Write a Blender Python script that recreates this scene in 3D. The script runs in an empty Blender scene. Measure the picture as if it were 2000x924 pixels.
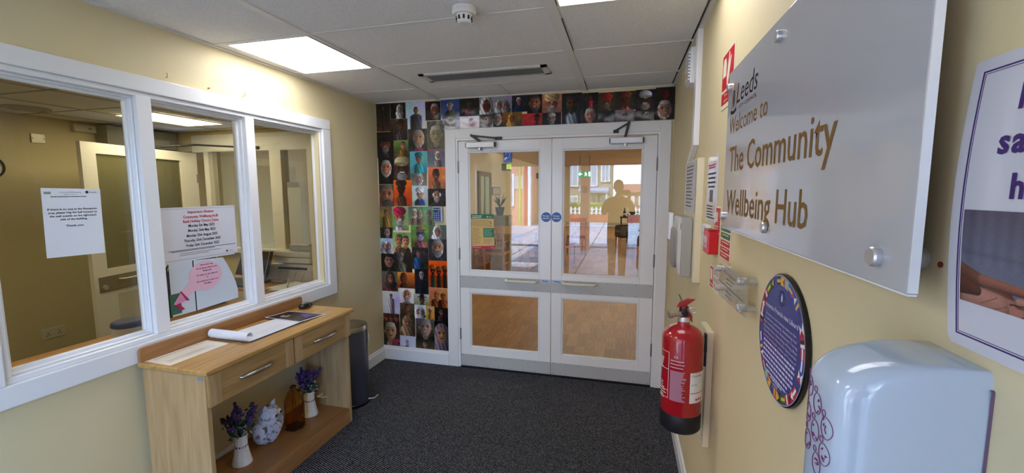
import bpy, bmesh, math, random
import numpy as np
from mathutils import Vector, Matrix
random.seed(7)
S = bpy.context.scene
COL = S.collection
PI = math.pi

# ------------------------------------------------------------------ camera, world, exposure
F_PX, YAW, PITCH, ROLL, EYE = 833.4, .2566, .1053, -.0022, 1.59
cd = bpy.data.cameras.new('camera'); cam = bpy.data.objects.new('camera', cd); COL.objects.link(cam)
cd.sensor_width = 36; cd.lens = 36 * F_PX / 2000; cd.clip_start = .02; cd.clip_end = 300
fwd = Vector((-math.sin(YAW) * math.cos(PITCH), math.cos(YAW) * math.cos(PITCH), -math.sin(PITCH)))
rt = Vector((math.cos(YAW), math.sin(YAW), 0)); up = rt.cross(fwd)
r2 = rt * math.cos(ROLL) + up * math.sin(ROLL); u2 = -rt * math.sin(ROLL) + up * math.cos(ROLL)
cam.matrix_world = Matrix(((r2.x, u2.x, -fwd.x, 0), (r2.y, u2.y, -fwd.y, 0), (r2.z, u2.z, -fwd.z, EYE), (0, 0, 0, 1)))
S.camera = cam
S.view_settings.view_transform = 'Standard'; S.view_settings.look = 'None'
S.view_settings.gamma = 1; S.view_settings.use_curve_mapping = False
S.view_settings.exposure = 0.12
S.cycles.max_bounces = 10; S.cycles.transparent_max_bounces = 24; S.cycles.glossy_bounces = 5
S.cycles.diffuse_bounces = 5; S.cycles.sample_clamp_indirect = 6
S.cycles.caustics_reflective = False; S.cycles.caustics_refractive = False

SKY_STRENGTH = 12
PANEL = 11          # ceiling panels of the vestibule
PANEL_REC = 15      # reception
W = bpy.data.worlds.new('sky'); S.world = W; W.use_nodes = True
nt = W.node_tree; nt.nodes.clear()
tc = nt.nodes.new('ShaderNodeTexCoord'); sx = nt.nodes.new('ShaderNodeSeparateXYZ')
nz = nt.nodes.new('ShaderNodeTexNoise'); nz.inputs['Scale'].default_value = 3.5; nz.inputs['Detail'].default_value = 7
mp = nt.nodes.new('ShaderNodeMapping'); mp.inputs['Scale'].default_value = (1, 1, 2.6)
cr = nt.nodes.new('ShaderNodeValToRGB'); cr.color_ramp.elements[0].position = .42; cr.color_ramp.elements[1].position = .62
cr.color_ramp.elements[0].color = (.17, .38, .88, 1); cr.color_ramp.elements[1].color = (.56, .76, 1.0, 1)
bg = nt.nodes.new('ShaderNodeBackground'); bg.inputs['Strength'].default_value = SKY_STRENGTH
wo = nt.nodes.new('ShaderNodeOutputWorld')
nt.links.new(tc.outputs['Generated'], mp.inputs['Vector']); nt.links.new(mp.outputs[0], nz.inputs['Vector'])
nt.links.new(nz.outputs['Fac'], cr.inputs[0]); nt.links.new(cr.outputs[0], bg.inputs['Color']); nt.links.new(bg.outputs[0], wo.inputs[0])

def area(name, loc, size, power, color, rot=(0, 0, 0), portal=False):
    l = bpy.data.lights.new(name, 'AREA'); l.shape = 'RECTANGLE'; l.size, l.size_y = size; l.energy = power; l.color = color
    o = bpy.data.objects.new(name, l); o.location = loc; o.rotation_euler = rot; COL.objects.link(o)
    if portal: l.cycles.is_portal = True
    return o
area('entrance_portal', (-.9, -.86, 1.03), (2.5, 2.06), 1, (1, 1, 1), (PI / 2, 0, 0), True)
SUN = 19.0
sl = bpy.data.lights.new('sun', 'SUN'); sl.energy = SUN; sl.angle = .01; sl.color = (1, .98, .95)
so_ = bpy.data.objects.new('sun', sl); COL.objects.link(so_); so_.rotation_euler = Vector((.25, -.42, -.87)).to_track_quat('-Z', 'Y').to_euler()
HALL = 42
area('corridor_lamp', (-4.4, 5.0, 2.4), (1.8, .5), 9, (1, .90, .72))
area('hall_window_light', (2.9, 9, 1.5), (9, 1.6), 240, (1, .93, .82), (0, PI / 2, 0))
area('hall_window_light', (2.9, 17, 1.5), (4, 1.6), 150, (1, .93, .82), (0, PI / 2, 0))
area('hall_lamp', (-.6, 6.2, 2.66), (3.2, 1.2), HALL, (1, .93, .80))
area('hall_lamp', (-.6, 10.5, 2.66), (3.4, 1.2), HALL * 1.2, (1, .93, .80))
area('hall_lamp', (-.6, 16, 2.66), (3.4, 2), HALL * 1.6, (1, .93, .80))

# ------------------------------------------------------------------ helpers
def lin(h):
    if not isinstance(h, str): return tuple(h)
    h = h.lstrip('#')
    if len(h) == 3: h = ''.join(a * 2 for a in h)
    v = [int(h[i:i + 2], 16) / 255 for i in (0, 2, 4)]
    return tuple(a / 12.92 if a <= .04045 else ((a + .055) / 1.055) ** 2.4 for a in v)
MATS = {}
def mat(name, col, rough=.5, metal=0., bump=None, tint=None, coat=0, spec=.5, emit=0, trans=0, ior=1.45, alpha=1):
    """bump=(scale, strength, (sx,sy,sz)); tint=(colour2, scale, (sx,sy,sz), lo, hi)"""
    if name in MATS: return MATS[name]
    m = bpy.data.materials.new(name); m.use_nodes = True; n = m.node_tree.nodes; L = m.node_tree.links
    b = n['Principled BSDF']; c = lin(col)
    b.inputs['Base Color'].default_value = (*c, 1); b.inputs['Roughness'].default_value = rough
    b.inputs['Metallic'].default_value = metal; b.inputs['Specular IOR Level'].default_value = spec
    b.inputs['Coat Weight'].default_value = coat; b.inputs['Coat Roughness'].default_value = .05
    b.inputs['IOR'].default_value = ior
    b.inputs['Transmission Weight'].default_value = trans; b.inputs['Alpha'].default_value = alpha
    if emit: b.inputs['Emission Color'].default_value = (*c, 1); b.inputs['Emission Strength'].default_value = emit
    def noise(scale, sc, detail=4):
        t = n.new('ShaderNodeTexCoord'); mp = n.new('ShaderNodeMapping'); mp.inputs['Scale'].default_value = sc
        z = n.new('ShaderNodeTexNoise'); z.inputs['Scale'].default_value = scale; z.inputs['Detail'].default_value = detail
        L.new(t.outputs['Object'], mp.inputs[0]); L.new(mp.outputs[0], z.inputs['Vector']); return z
    if tint:
        z = noise(tint[1], tint[2]); r = n.new('ShaderNodeValToRGB')
        r.color_ramp.elements[0].position = tint[3]; r.color_ramp.elements[1].position = tint[4]
        r.color_ramp.elements[0].color = (*c, 1); r.color_ramp.elements[1].color = (*lin(tint[0]), 1)
        L.new(z.outputs['Fac'], r.inputs[0]); L.new(r.outputs[0], b.inputs['Base Color'])
    if bump:
        z = noise(bump[0], bump[2] if len(bump) > 2 else (1, 1, 1)); bp = n.new('ShaderNodeBump')
        bp.inputs['Strength'].default_value = bump[1]; bp.inputs['Distance'].default_value = .01
        L.new(z.outputs['Fac'], bp.inputs['Height']); L.new(bp.outputs[0], b.inputs['Normal'])
    MATS[name] = m; return m
def glass(name, col=(1, 1, 1), boost=1.0, tintmix=0.0, diffuse='#888888'):
    """thin architectural glass: see-through with a Fresnel mirror on top"""
    if name in MATS: return MATS[name]
    m = bpy.data.materials.new(name); m.use_nodes = True; n = m.node_tree.nodes; L = m.node_tree.links; n.clear()
    t = n.new('ShaderNodeBsdfTransparent'); t.inputs[0].default_value = (*col, 1)
    g = n.new('ShaderNodeBsdfGlossy'); g.inputs['Roughness'].default_value = 0
    fr = n.new('ShaderNodeFresnel'); ge = n.new('ShaderNodeNewGeometry'); io = n.new('ShaderNodeMath'); io.operation = 'MULTIPLY_ADD'; io.inputs[1].default_value = 1 / 1.5 - 1.5; io.inputs[2].default_value = 1.5   # same index from both sides: the sheet does not bend the ray
    L.new(ge.outputs['Backfacing'], io.inputs[0]); L.new(io.outputs[0], fr.inputs['IOR'])
    mu = n.new('ShaderNodeMath'); mu.operation = 'MULTIPLY'; mu.inputs[1].default_value = boost; mu.use_clamp = True
    mx = n.new('ShaderNodeMixShader'); o = n.new('ShaderNodeOutputMaterial')
    L.new(fr.outputs[0], mu.inputs[0]); L.new(mu.outputs[0], mx.inputs[0]); L.new(t.outputs[0], mx.inputs[1]); L.new(g.outputs[0], mx.inputs[2])
    last = mx
    if tintmix:
        d = n.new('ShaderNodeBsdfDiffuse'); d.inputs[0].default_value = (*lin(diffuse), 1)
        m2 = n.new('ShaderNodeMixShader'); m2.inputs[0].default_value = tintmix
        L.new(mx.outputs[0], m2.inputs[1]); L.new(d.outputs[0], m2.inputs[2]); last = m2
    L.new(last.outputs[0], o.inputs[0]); MATS[name] = m; return m
def wood(name, a, b, axis='y', rough=.42, scale=1., randomise=False):
    if name in MATS: return MATS[name]
    m = bpy.data.materials.new(name); m.use_nodes = True; n = m.node_tree.nodes; L = m.node_tree.links
    bs = n['Principled BSDF']; bs.inputs['Roughness'].default_value = rough
    t = n.new('ShaderNodeTexCoord'); mp = n.new('ShaderNodeMapping')
    s = {'x': (1.2, 16, 16), 'y': (16, 1.2, 16), 'z': (16, 16, 1.2)}[axis]; mp.inputs['Scale'].default_value = [v * scale for v in s]
    z = n.new('ShaderNodeTexNoise'); z.inputs['Scale'].default_value = 2.2; z.inputs['Detail'].default_value = 6; z.inputs['Distortion'].default_value = .6
    r = n.new('ShaderNodeValToRGB'); r.color_ramp.elements[0].position = .3; r.color_ramp.elements[1].position = .72
    r.color_ramp.elements[0].color = (*lin(a), 1); r.color_ramp.elements[1].color = (*lin(b), 1)
    L.new(t.outputs['Object'], mp.inputs[0]); L.new(mp.outputs[0], z.inputs['Vector']); L.new(z.outputs['Fac'], r.inputs[0])
    if randomise:
        oi = n.new('ShaderNodeObjectInfo'); ml = n.new('ShaderNodeMath'); ml.operation = 'MULTIPLY_ADD'; ml.inputs[1].default_value = .28; ml.inputs[2].default_value = .84
        h = n.new('ShaderNodeHueSaturation'); L.new(oi.outputs['Random'], ml.inputs[0]); L.new(ml.outputs[0], h.inputs['Value'])
        L.new(r.outputs[0], h.inputs['Color']); L.new(h.outputs[0], bs.inputs['Base Color'])
        cb = n.new('ShaderNodeCombineXYZ'); m3 = n.new('ShaderNodeMath'); m3.operation = 'MULTIPLY'; m3.inputs[1].default_value = 37
        L.new(oi.outputs['Random'], m3.inputs[0]); L.new(m3.outputs[0], cb.inputs[0]); L.new(m3.outputs[0], cb.inputs[1]); L.new(cb.outputs[0], mp.inputs['Location'])
    else: L.new(r.outputs[0], bs.inputs['Base Color'])
    MATS[name] = m; return m

class MB:
    def __init__(s): s.v = []; s.f = []; s.smooth = False
    def add(s, vs, fs):
        o = len(s.v); s.v += [tuple(v) for v in vs]; s.f += [tuple(i + o for i in f) for f in fs]; return s
    def box(s, x0, x1, y0, y1, z0, z1):
        x0, x1 = sorted((x0, x1)); y0, y1 = sorted((y0, y1)); z0, z1 = sorted((z0, z1))
        return s.add([(x0, y0, z0), (x1, y0, z0), (x1, y1, z0), (x0, y1, z0), (x0, y0, z1), (x1, y0, z1), (x1, y1, z1), (x0, y1, z1)],
                     [(3, 2, 1, 0), (4, 5, 6, 7), (0, 1, 5, 4), (1, 2, 6, 5), (2, 3, 7, 6), (3, 0, 4, 7)])
    def obox(s, c, u, v, w, a, b, d):
        c, u, v, w = map(Vector, (c, u, v, w)); P = []
        for k in (-1, 1):
            for (i, j) in ((-1, -1), (1, -1), (1, 1), (-1, 1)): P.append(c + u * (i * a / 2) + v * (j * b / 2) + w * (k * d / 2))
        return s.add(P, [(3, 2, 1, 0), (4, 5, 6, 7), (0, 1, 5, 4), (1, 2, 6, 5), (2, 3, 7, 6), (3, 0, 4, 7)])
    def tube(s, path, r, n=10, closed=False):
        path = [Vector(p) for p in path]; rs = r if isinstance(r, (list, tuple)) else [r] * len(path)
        prev = None; rings = []
        for i, p in enumerate(path):
            a = path[max(i - 1, 0)]; b = path[min(i + 1, len(path) - 1)]
            if closed: a = path[i - 1]; b = path[(i + 1) % len(path)]
            t = (b - a).normalized()
            if prev is None: prev = t.orthogonal().normalized()
            prev = (prev - t * prev.dot(t)).normalized(); q = t.cross(prev)
            rings.append([p + (prev * math.cos(2 * PI * k / n) + q * math.sin(2 * PI * k / n)) * rs[i] for k in range(n)])
        vs = [v for R in rings for v in R]; fs = []; m = len(path)
        for i in range(m if closed else m - 1):
            j = (i + 1) % m
            for k in range(n): fs.append((i * n + k, i * n + (k + 1) % n, j * n + (k + 1) % n, j * n + k))
        if not closed: fs += [tuple(range(n))[::-1], tuple((m - 1) * n + k for k in range(n))]
        return s.add(vs, fs)
    def cyl(s, a, b, r, n=20, r2=None): return s.tube([a, b], [r, r if r2 is None else r2], n)
    def lathe(s, prof, c=(0, 0, 0), n=28, cap=True, ax='z'):
        def P(r, h, k):
            x, y = r * math.cos(2 * PI * k / n), r * math.sin(2 * PI * k / n)
            q = (x, y, h) if ax == 'z' else ((h, x, y) if ax == 'x' else (y, h, x))
            return (c[0] + q[0], c[1] + q[1], c[2] + q[2])
        vs = [P(r, h, k) for r, h in prof for k in range(n)]; fs = []
        for i in range(len(prof) - 1):
            for k in range(n): fs.append((i * n + k, i * n + (k + 1) % n, (i + 1) * n + (k + 1) % n, (i + 1) * n + k))
        if cap: fs += [tuple(range(n))[::-1], tuple((len(prof) - 1) * n + k for k in range(n))]
        return s.add(vs, fs)
    def prism(s, pts, d):
        d = Vector(d); pts = [Vector(p) for p in pts]; n = len(pts)
        return s.add(pts + [p + d for p in pts], [tuple(range(n))[::-1], tuple(range(n, 2 * n))] + [(i, (i + 1) % n, n + (i + 1) % n, n + i) for i in range(n)])
    def superell(s, c, r, e1=.3, e2=.3, nu=32, nv=18):
        def p(v, e): return math.copysign(abs(v) ** e, v)
        vs = []; fs = []
        for j in range(nv + 1):
            th = -PI / 2 + PI * j / nv
            for i in range(nu):
                ph = 2 * PI * i / nu
                vs.append((c[0] + r[0] * p(math.cos(th), e1) * p(math.cos(ph), e2), c[1] + r[1] * p(math.cos(th), e1) * p(math.sin(ph), e2), c[2] + r[2] * p(math.sin(th), e1)))
        for j in range(nv):
            for i in range(nu): fs.append((j * nu + i, j * nu + (i + 1) % nu, (j + 1) * nu + (i + 1) % nu, (j + 1) * nu + i))
        return s.add(vs, fs)

ORG = {}
def emp(name, loc, label, cat, group=None, kind=None):
    o = bpy.data.objects.new(name, None); COL.objects.link(o); o.location = loc; o.empty_display_size = .05
    ORG[o.name] = Vector(loc); tag(o, label, cat, group, kind); return o
def tag(o, label=None, cat=None, group=None, kind=None):
    for k, v in (('label', label), ('category', cat), ('group', group), ('kind', kind)):
        if v: o[k] = v
    return o
def obj(name, mb, m, parent=None, smooth=False, bevel=0, segs=2, label=None, cat=None, group=None, kind=None, origin=None, loc0=True):
    me = bpy.data.meshes.new(name)
    if parent is not None: org = ORG[parent.name]
    elif origin is not None: org = Vector(origin)
    else:
        a = np.array(mb.v, float); lo, hi = a.min(0), a.max(0); org = Vector(((lo[0] + hi[0]) / 2, (lo[1] + hi[1]) / 2, lo[2]))
    me.from_pydata([tuple(Vector(v) - org) for v in mb.v], [], mb.f)
    bm = bmesh.new(); bm.from_mesh(me); bmesh.ops.remove_doubles(bm, verts=bm.verts, dist=1e-6)
    bmesh.ops.recalc_face_normals(bm, faces=bm.faces)
    if bevel: bmesh.ops.bevel(bm, geom=[e for e in bm.edges if len(e.link_faces) == 2 and e.calc_face_angle(0) > .6], offset=bevel, segments=segs, affect='EDGES', profile=.6)
    bm.to_mesh(me); bm.free()
    if m is not None:
        for mm in (m if isinstance(m, (list, tuple)) else [m]): me.materials.append(mm)
    if smooth:
        me.polygons.foreach_set('use_smooth', [True] * len(me.polygons))
        try: me.set_sharp_from_angle(angle=math.radians(smooth if smooth is not True else 40))
        except Exception: pass
    o = bpy.data.objects.new(name, me); COL.objects.link(o)
    if parent is not None: o.parent = parent
    else: o.location = org
    ORG[o.name] = org; tag(o, label, cat, group, kind); return o
def struct(name, mb, m, parent=None, **k): return obj(name, mb, m, parent, kind='structure', **k)
def dup(o, loc=None, rz=None, parent=None, label=None):
    c = o.copy(); COL.objects.link(c); c.parent = parent; ORG[c.name] = ORG.get(o.name, Vector())
    if loc is not None: c.location = loc
    if rz is not None: c.rotation_euler = (0, 0, rz)
    if label: c['label'] = label
    for ch in list(o.children): dup(ch, parent=c)
    return c
# flat frames: (origin, right, up, out)
def frame_right(x): return lambda y, z, d=0: Vector((x - d, y, z))       # on the right wall, looking +X; right = -Y
def frame_left(x): return lambda y, z, d=0: Vector((x + d, y, z))
def frame_back(y): return lambda x, z, d=0: Vector((x, y - d, z))
RV, LV, BV = (Vector((0, -1, 0)), Vector((0, 0, 1)), Vector((-1, 0, 0))), (Vector((0, 1, 0)), Vector((0, 0, 1)), Vector((1, 0, 0))), (Vector((1, 0, 0)), Vector((0, 0, 1)), Vector((0, -1, 0)))
_H = {}
def text(s, at, ax, h, m, parent=None, width=None, align='L', name='lettering', weight=0, depth=.0004, kind=None, shear=0):
    """real letters: cap height h, optional total width; at = baseline point"""
    cu = bpy.data.curves.new('t', 'FONT'); cu.body = s; cu.size = 1; cu.offset = weight; cu.resolution_u = 2; cu.extrude = 0; cu.shear = shear
    t = bpy.data.objects.new('t', cu); COL.objects.link(t)
    dg = bpy.context.evaluated_depsgraph_get(); me = bpy.data.meshes.new_from_object(t.evaluated_get(dg))
    n = len(me.vertices); co = np.empty(n * 3); me.vertices.foreach_get('co', co); co = co.reshape(-1, 3)
    bpy.data.objects.remove(t); bpy.data.curves.remove(cu)
    if 'H' not in _H and s != 'H':
        _H['H'] = None; _H['H'] = .729
    k = h / _H.get('H', .729); x0, x1 = co[:, 0].min(), co[:, 0].max(); kx = k if width is None else width / (x1 - x0)
    off = {'L': x0, 'C': (x0 + x1) / 2, 'R': x1}[align]
    u, v, w = ax; at = Vector(at); org = ORG[parent.name] if parent is not None else at
    for i, vv in enumerate(me.vertices):
        vv.co = at + u * float((co[i, 0] - off) * kx) + v * float(co[i, 1] * k) + w * depth - org
    me.materials.append(m); o = bpy.data.objects.new(name, me); COL.objects.link(o)
    if parent is not None: o.parent = parent
    else: o.location = org
    ORG[o.name] = org; tag(o, kind=kind); return o
def bars(at, ax, wid, lines, pitch, h, m, parent, rag=.3, name='fine_print', depth=.0004, align='L', seed=1, word=3.2):
    """lines too small to read: little dashes the length of words"""
    rnd = random.Random(seed); mb = MB(); u, v, w = ax; at = Vector(at)
    for i in range(lines):
        wl = wid * (1 - rag * rnd.random()); x = 0 if align == 'L' else (wid - wl) / 2; end = x + wl
        while x < end:
            l = min(h * rnd.uniform(1.0, word), end - x)
            p = at + u * x - v * (i * pitch) + w * depth
            mb.add([p, p + u * l, p + u * l - v * h, p - v * h], [(0, 1, 2, 3)]); x += l + h * .5
    return obj(name, mb, m, parent, kind='stuff')
def card(name, at, ax, w, h, m, parent=None, t=.001, tilt=0, **k):
    """flat card, at = lower left corner"""
    u, v, n = ax; at = Vector(at)
    if tilt: R = Matrix.Rotation(tilt, 3, n); u = R @ u; v = R @ v
    mb = MB(); mb.prism([at, at + u * w, at + u * w + v * h, at + v * h], n * t)
    return obj(name, mb, m, parent, **k)
def poly(name, pts, ax, m, parent, t=.0006, d=0, **k):
    u, v, n = ax; o = Vector(pts[0]) ; mb = MB(); mb.prism([Vector(p) + n * d for p in pts[1:]] if False else [Vector(p) + n * d for p in pts], n * t)
    return obj(name, mb, m, parent, **k)
def disc(c, ax, r, n=28, rv=None):
    u, v, _ = ax; rv = rv or r; c = Vector(c); return [c + u * (r * math.cos(2 * PI * k / n)) + v * (rv * math.sin(2 * PI * k / n)) for k in range(n)]

# ------------------------------------------------------------------ materials
cream = mat('cream_paint', '#ddcd9f', .62, bump=(90, .05), tint=('#d8caa2', 3, (1, 1, 1), .3, .7))
cream_board = mat('cream_board', '#e3d9b8', .5)
white = mat('white_gloss_paint', '#ebebea', .28, bump=(14, .03), coat=.15)
whitew = mat('white_paint_worn', '#e6e6e4', .35, bump=(30, .06))
greyplate = mat('grey_kick_plate', '#b9bab8', .32, bump=(3, .05), metal=.0)
steel = mat('steel', '#b5b3ad', .3, metal=1)
chrome = mat('satin_chrome', '#d8d8d8', .34, metal=.8)
darkmetal = mat('dark_metal', '#15161a', .4, metal=.4)
black = mat('black_plastic', '#101114', .35)
paper = mat('white_paper', '#e6e8ec', .55, bump=(6, .1))
laminate = mat('laminated_paper', '#d3d3da', .18, bump=(5, .06), coat=.4)
tilem = mat('ceiling_tile', '#efeeea', .9, bump=(220, .35), tint=('#e4e2dd', 160, (1, 1, 1), .4, .6))
teem = mat('grid_metal', '#e2e0d8', .5)
gapm = mat('dark_gap', '#23211d', .9)
ink = mat('black_ink', '#1c1c22', .6); redink = mat('red_ink', '#c23b45', .6); greyink = mat('grey_ink', '#77777c', .6)
whiteink = mat('white_ink', '#eeeeee', .6); gold = mat('gold_brown_vinyl', '#7d5f33', .7, spec=.15); purple = mat('purple_ink', '#3f1f6b', .5)
signred = mat('sign_red', '#c21f2b', .4); signgreen = mat('sign_green', '#1c6b45', .4); signcream = mat('sign_cream', '#e9e3c8', .4)
navy = mat('plaque_navy', '#2a3380', .28, coat=.05); cyan = mat('flag_sky_blue', '#5fb1e6', .3); yell = mat('flag_yellow', '#e6b73a', .3)
flagred = mat('flag_red', '#c02438', .3); flaggreen = mat('flag_green', '#22733c', .3); flagblack = mat('flag_black', '#111111', .3); flagwhite = mat('flag_white', '#f0f0f0', .3); flagblue = mat('flag_blue', '#2b46a8', .3)
doorglass = glass('door_glass', (.93, .95, .94), 1.9)     # sealed double glazing mirrors about twice as much as one sheet
recglass = glass('reception_glass', (.93, .93, .88), .9)

# ================================================================== THE SETTING
XL, XR, YB, CH = -2.197, .355, 3.524, 2.385
YF = -.85
def carpet_mat():
    m = bpy.data.materials.new('ribbed_carpet'); m.use_nodes = True; n = m.node_tree.nodes; L = m.node_tree.links; b = n['Principled BSDF']
    b.inputs['Roughness'].default_value = .95; b.inputs['Specular IOR Level'].default_value = .1
    t = n.new('ShaderNodeTexCoord'); mp = n.new('ShaderNodeMapping'); mp.inputs['Rotation'].default_value = (0, 0, .35)
    w = n.new('ShaderNodeTexWave'); w.wave_type = 'BANDS'; w.bands_direction = 'Y'; w.inputs['Scale'].default_value = 26; w.inputs['Distortion'].default_value = 3.5; w.inputs['Detail'].default_value = 3; w.inputs['Detail Scale'].default_value = 6
    z = n.new('ShaderNodeTexNoise'); z.inputs['Scale'].default_value = 170; z.inputs['Detail'].default_value = 3
    L.new(t.outputs['Object'], mp.inputs[0]); L.new(mp.outputs[0], w.inputs['Vector']); L.new(mp.outputs[0], z.inputs['Vector'])
    mu = n.new('ShaderNodeMath'); mu.operation = 'MULTIPLY'; L.new(w.outputs['Fac'], mu.inputs[0]); L.new(z.outputs['Fac'], mu.inputs[1])
    r = n.new('ShaderNodeValToRGB'); r.color_ramp.elements[0].position = .12; r.color_ramp.elements[1].position = .62
    r.color_ramp.elements[0].color = (.004, .004, .006, 1); r.color_ramp.elements[1].color = (.22, .22, .245, 1)
    L.new(mu.outputs[0], r.inputs[0]); L.new(r.outputs[0], b.inputs['Base Color'])
    bp = n.new('ShaderNodeBump'); bp.inputs['Strength'].default_value = .8; bp.inputs['Distance'].default_value = .006
    L.new(mu.outputs[0], bp.inputs['Height']); L.new(bp.outputs[0], b.inputs['Normal']); return m
struct('floor', MB().box(XL - .1, XR + .1, YF, YB + .005, -.08, 0), carpet_mat(), label='dark charcoal ribbed carpet of the entrance lobby')

# left wall with the reception window opening
OY0, OY1, OZ0, OZ1 = .985, 2.735, .865, 2.045
wl = MB(); x0, x1 = XL - .1, XL
wl.box(x0, x1, YF, OY0, 0, 2.5).box(x0, x1, OY1, YB + .12, 0, 2.5).box(x0, x1, OY0, OY1, 0, OZ0).box(x0, x1, OY0, OY1, OZ1, 2.5)
struct('wall_left', wl, cream)
# back wall round the double door
DX0, DX1, DZ = -1.425, .258, 2.045
wb = MB().box(XL, DX0, YB, YB + .12, 0, 2.5).box(DX1, XR + .1, YB, YB + .12, 0, 2.5).box(DX0, DX1, YB, YB + .12, DZ, 2.5)
struct('wall_back', wb, cream)
struct('wall_right', MB().box(XR, XR + .1, YF - .1, YB + .12, 0, 2.5), cream)
# entrance side behind the photographer: opening 2.05 high
wf = MB().box(XL - .1, XL + .08, YF - .1, YF, 0, 2.5).box(XR - .06, XR, YF - .1, YF, 0, 2.5).box(XL + .08, XR - .06, YF - .1, YF, 2.06, 2.5)
struct('wall_front', wf, cream)
trim = MB().box(-1.06, -.98, YF - .09, YF - .01, 0, 2.06)
struct('trim_1', trim, mat('entrance_frame', '#cfc6a8', .4), label='slim painted post of the entrance opening behind the viewer')
# skirtings
def skirt(name, a, b, n, h=.115):
    """a,b floor points, n outward"""
    a, b, n = Vector(a), Vector(b), Vector(n); up_ = Vector((0, 0, 1))
    prof = [(0, 0), (.018, 0), (.018, h - .03), (.012, h - .018), (.010, h - .004), (.004, h), (0, h)]
    mb = MB(); mb.prism([a + n * p[0] + up_ * p[1] for p in prof], b - a); return struct(name, mb, white)
skirt('baseboard_left', (XL, YF, 0), (XL, YB, 0), (1, 0, 0))
skirt('baseboard_back', (XL, YB, 0), (-1.524, YB, 0), (0, -1, 0), .13)
skirt('baseboard_right', (XR, YF, 0), (XR, YB, 0), (-1, 0, 0), .1)

# ceiling: slab, grid bars, tiles, light panels
ceil = emp('ceiling', (-.9, 1.3, CH), 'suspended ceiling of pale fissured tiles in a metal grid', 'ceiling'); del ceil['category']; ceil['kind'] = 'structure'
obj('ceiling_slab', MB().box(XL - .1, XR + .1, YF - .1, YB + .12, CH + .10, CH + .2), mat('void', '#3a3833', .9), ceil)
rows = [-.85, -.47, .13, .73, 1.33, 1.93, 2.53, 3.13, YB]
LIGHTS = []
def tile(x0, x1, y0, y1):
    g = .0125
    obj('ceiling_tile', MB().box(x0 + g, x1 - g, y0 + g, y1 - g, CH + .002, CH + .016), tilem, ceil, bevel=.003, segs=1)
for i in range(len(rows) - 1):
    a, b = rows[i], rows[i + 1]
    if i == 5: LIGHTS.append((-2.11, -1.575, a, b)); obj('ceiling_tile', MB().box(XL + .02, -2.125, a + .012, b - .012, CH + .002, CH + .016), tilem, ceil)
    elif i == 1: LIGHTS.append((-2.11, -1.575, a, b))
    else: tile(XL + .02, -1.575, a, b)
    if i == 7: tile(-1.575, -.938, a, b); tile(-.938, -.328, a, b)
    elif i != 6: tile(-1.575, -.328, a, b)
    if i == 4: LIGHTS.append((-.30, .335, a, b))
    else: tile(-.328, XR - .02, a, b)
for y in rows[1:-1]:
    obj('grid_bar', MB().box(XL + .02, XR - .02, y - .009, y + .009, CH - .001, CH + .004), teem, ceil)
for x, w in ((-1.575, .018), (-.328, .026)):
    obj('grid_bar', MB().box(x - w, x + w, YF, YB, CH - .004, CH + .003), teem, ceil)
obj('grid_bar', MB().box(-.950, -.926, 3.13, YB, CH - .002, CH + .004), teem, ceil)
obj('dark_slot', MB().box(-.302, -.297, 2.05, 2.52, CH - .0045, CH - .003).box(-.302, -.297, 3.2, 3.5, CH - .0045, CH - .003), gapm, ceil, kind='stuff')
struct('trim_2', MB().box(XL, XL + .024, YF, YB, CH - .006, CH + .01).box(XL + .024, XL + .03, YF, YB, CH + .004, CH + .014), teem, label='thin metal angle along the left edge of the ceiling')
struct('trim_3', MB().box(XR - .022, XR, YF, YB, CH - .005, CH + .01), teem, label='thin metal angle along the right edge of the ceiling')
struct('trim_4', MB().box(XL, XR, YB - .02, YB, CH - .005, CH + .01), teem, label='thin metal angle along the back edge of the ceiling')
def emis(name, col, s):
    return mat(name, col, .5, emit=s)
panel_m = emis('panel_light', '#f8f8ff', PANEL); panel_dim = emis('panel_light_dim', '#f8f8ff', PANEL * .42); panel_r = emis('panel_light_reception', '#fff3d4', PANEL_REC)
labs = ['bright square ceiling light panel above the reception window', 'square ceiling light panel behind the viewer on the left', 'ceiling light panel at the top edge above the welcome sign']
for (x0, x1, y0, y1), lb in zip(LIGHTS, (labs[1], labs[2], labs[0])):
    r = emp('ceiling_light', ((x0 + x1) / 2, (y0 + y1) / 2, CH), lb, 'light', 'ceiling light panels')
    fr = MB(); g = .012
    fr.box(x0 + .004, x1 - .004, y0 + .004, y0 + g, CH - .004, CH + .02).box(x0 + .004, x1 - .004, y1 - g, y1 - .004, CH - .004, CH + .02).box(x0 + .004, x0 + g, y0 + g, y1 - g, CH - .004, CH + .02).box(x1 - g, x1 - .004, y0 + g, y1 - g, CH - .004, CH + .02)
    obj('frame', fr, mat('light_frame', '#e6e2d6', .4), r); obj('diffuser', MB().box(x0 + g, x1 - g, y0 + g, y1 - g, CH + .002, CH + .008), panel_dim if x0 > -1 else panel_m, r)

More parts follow.
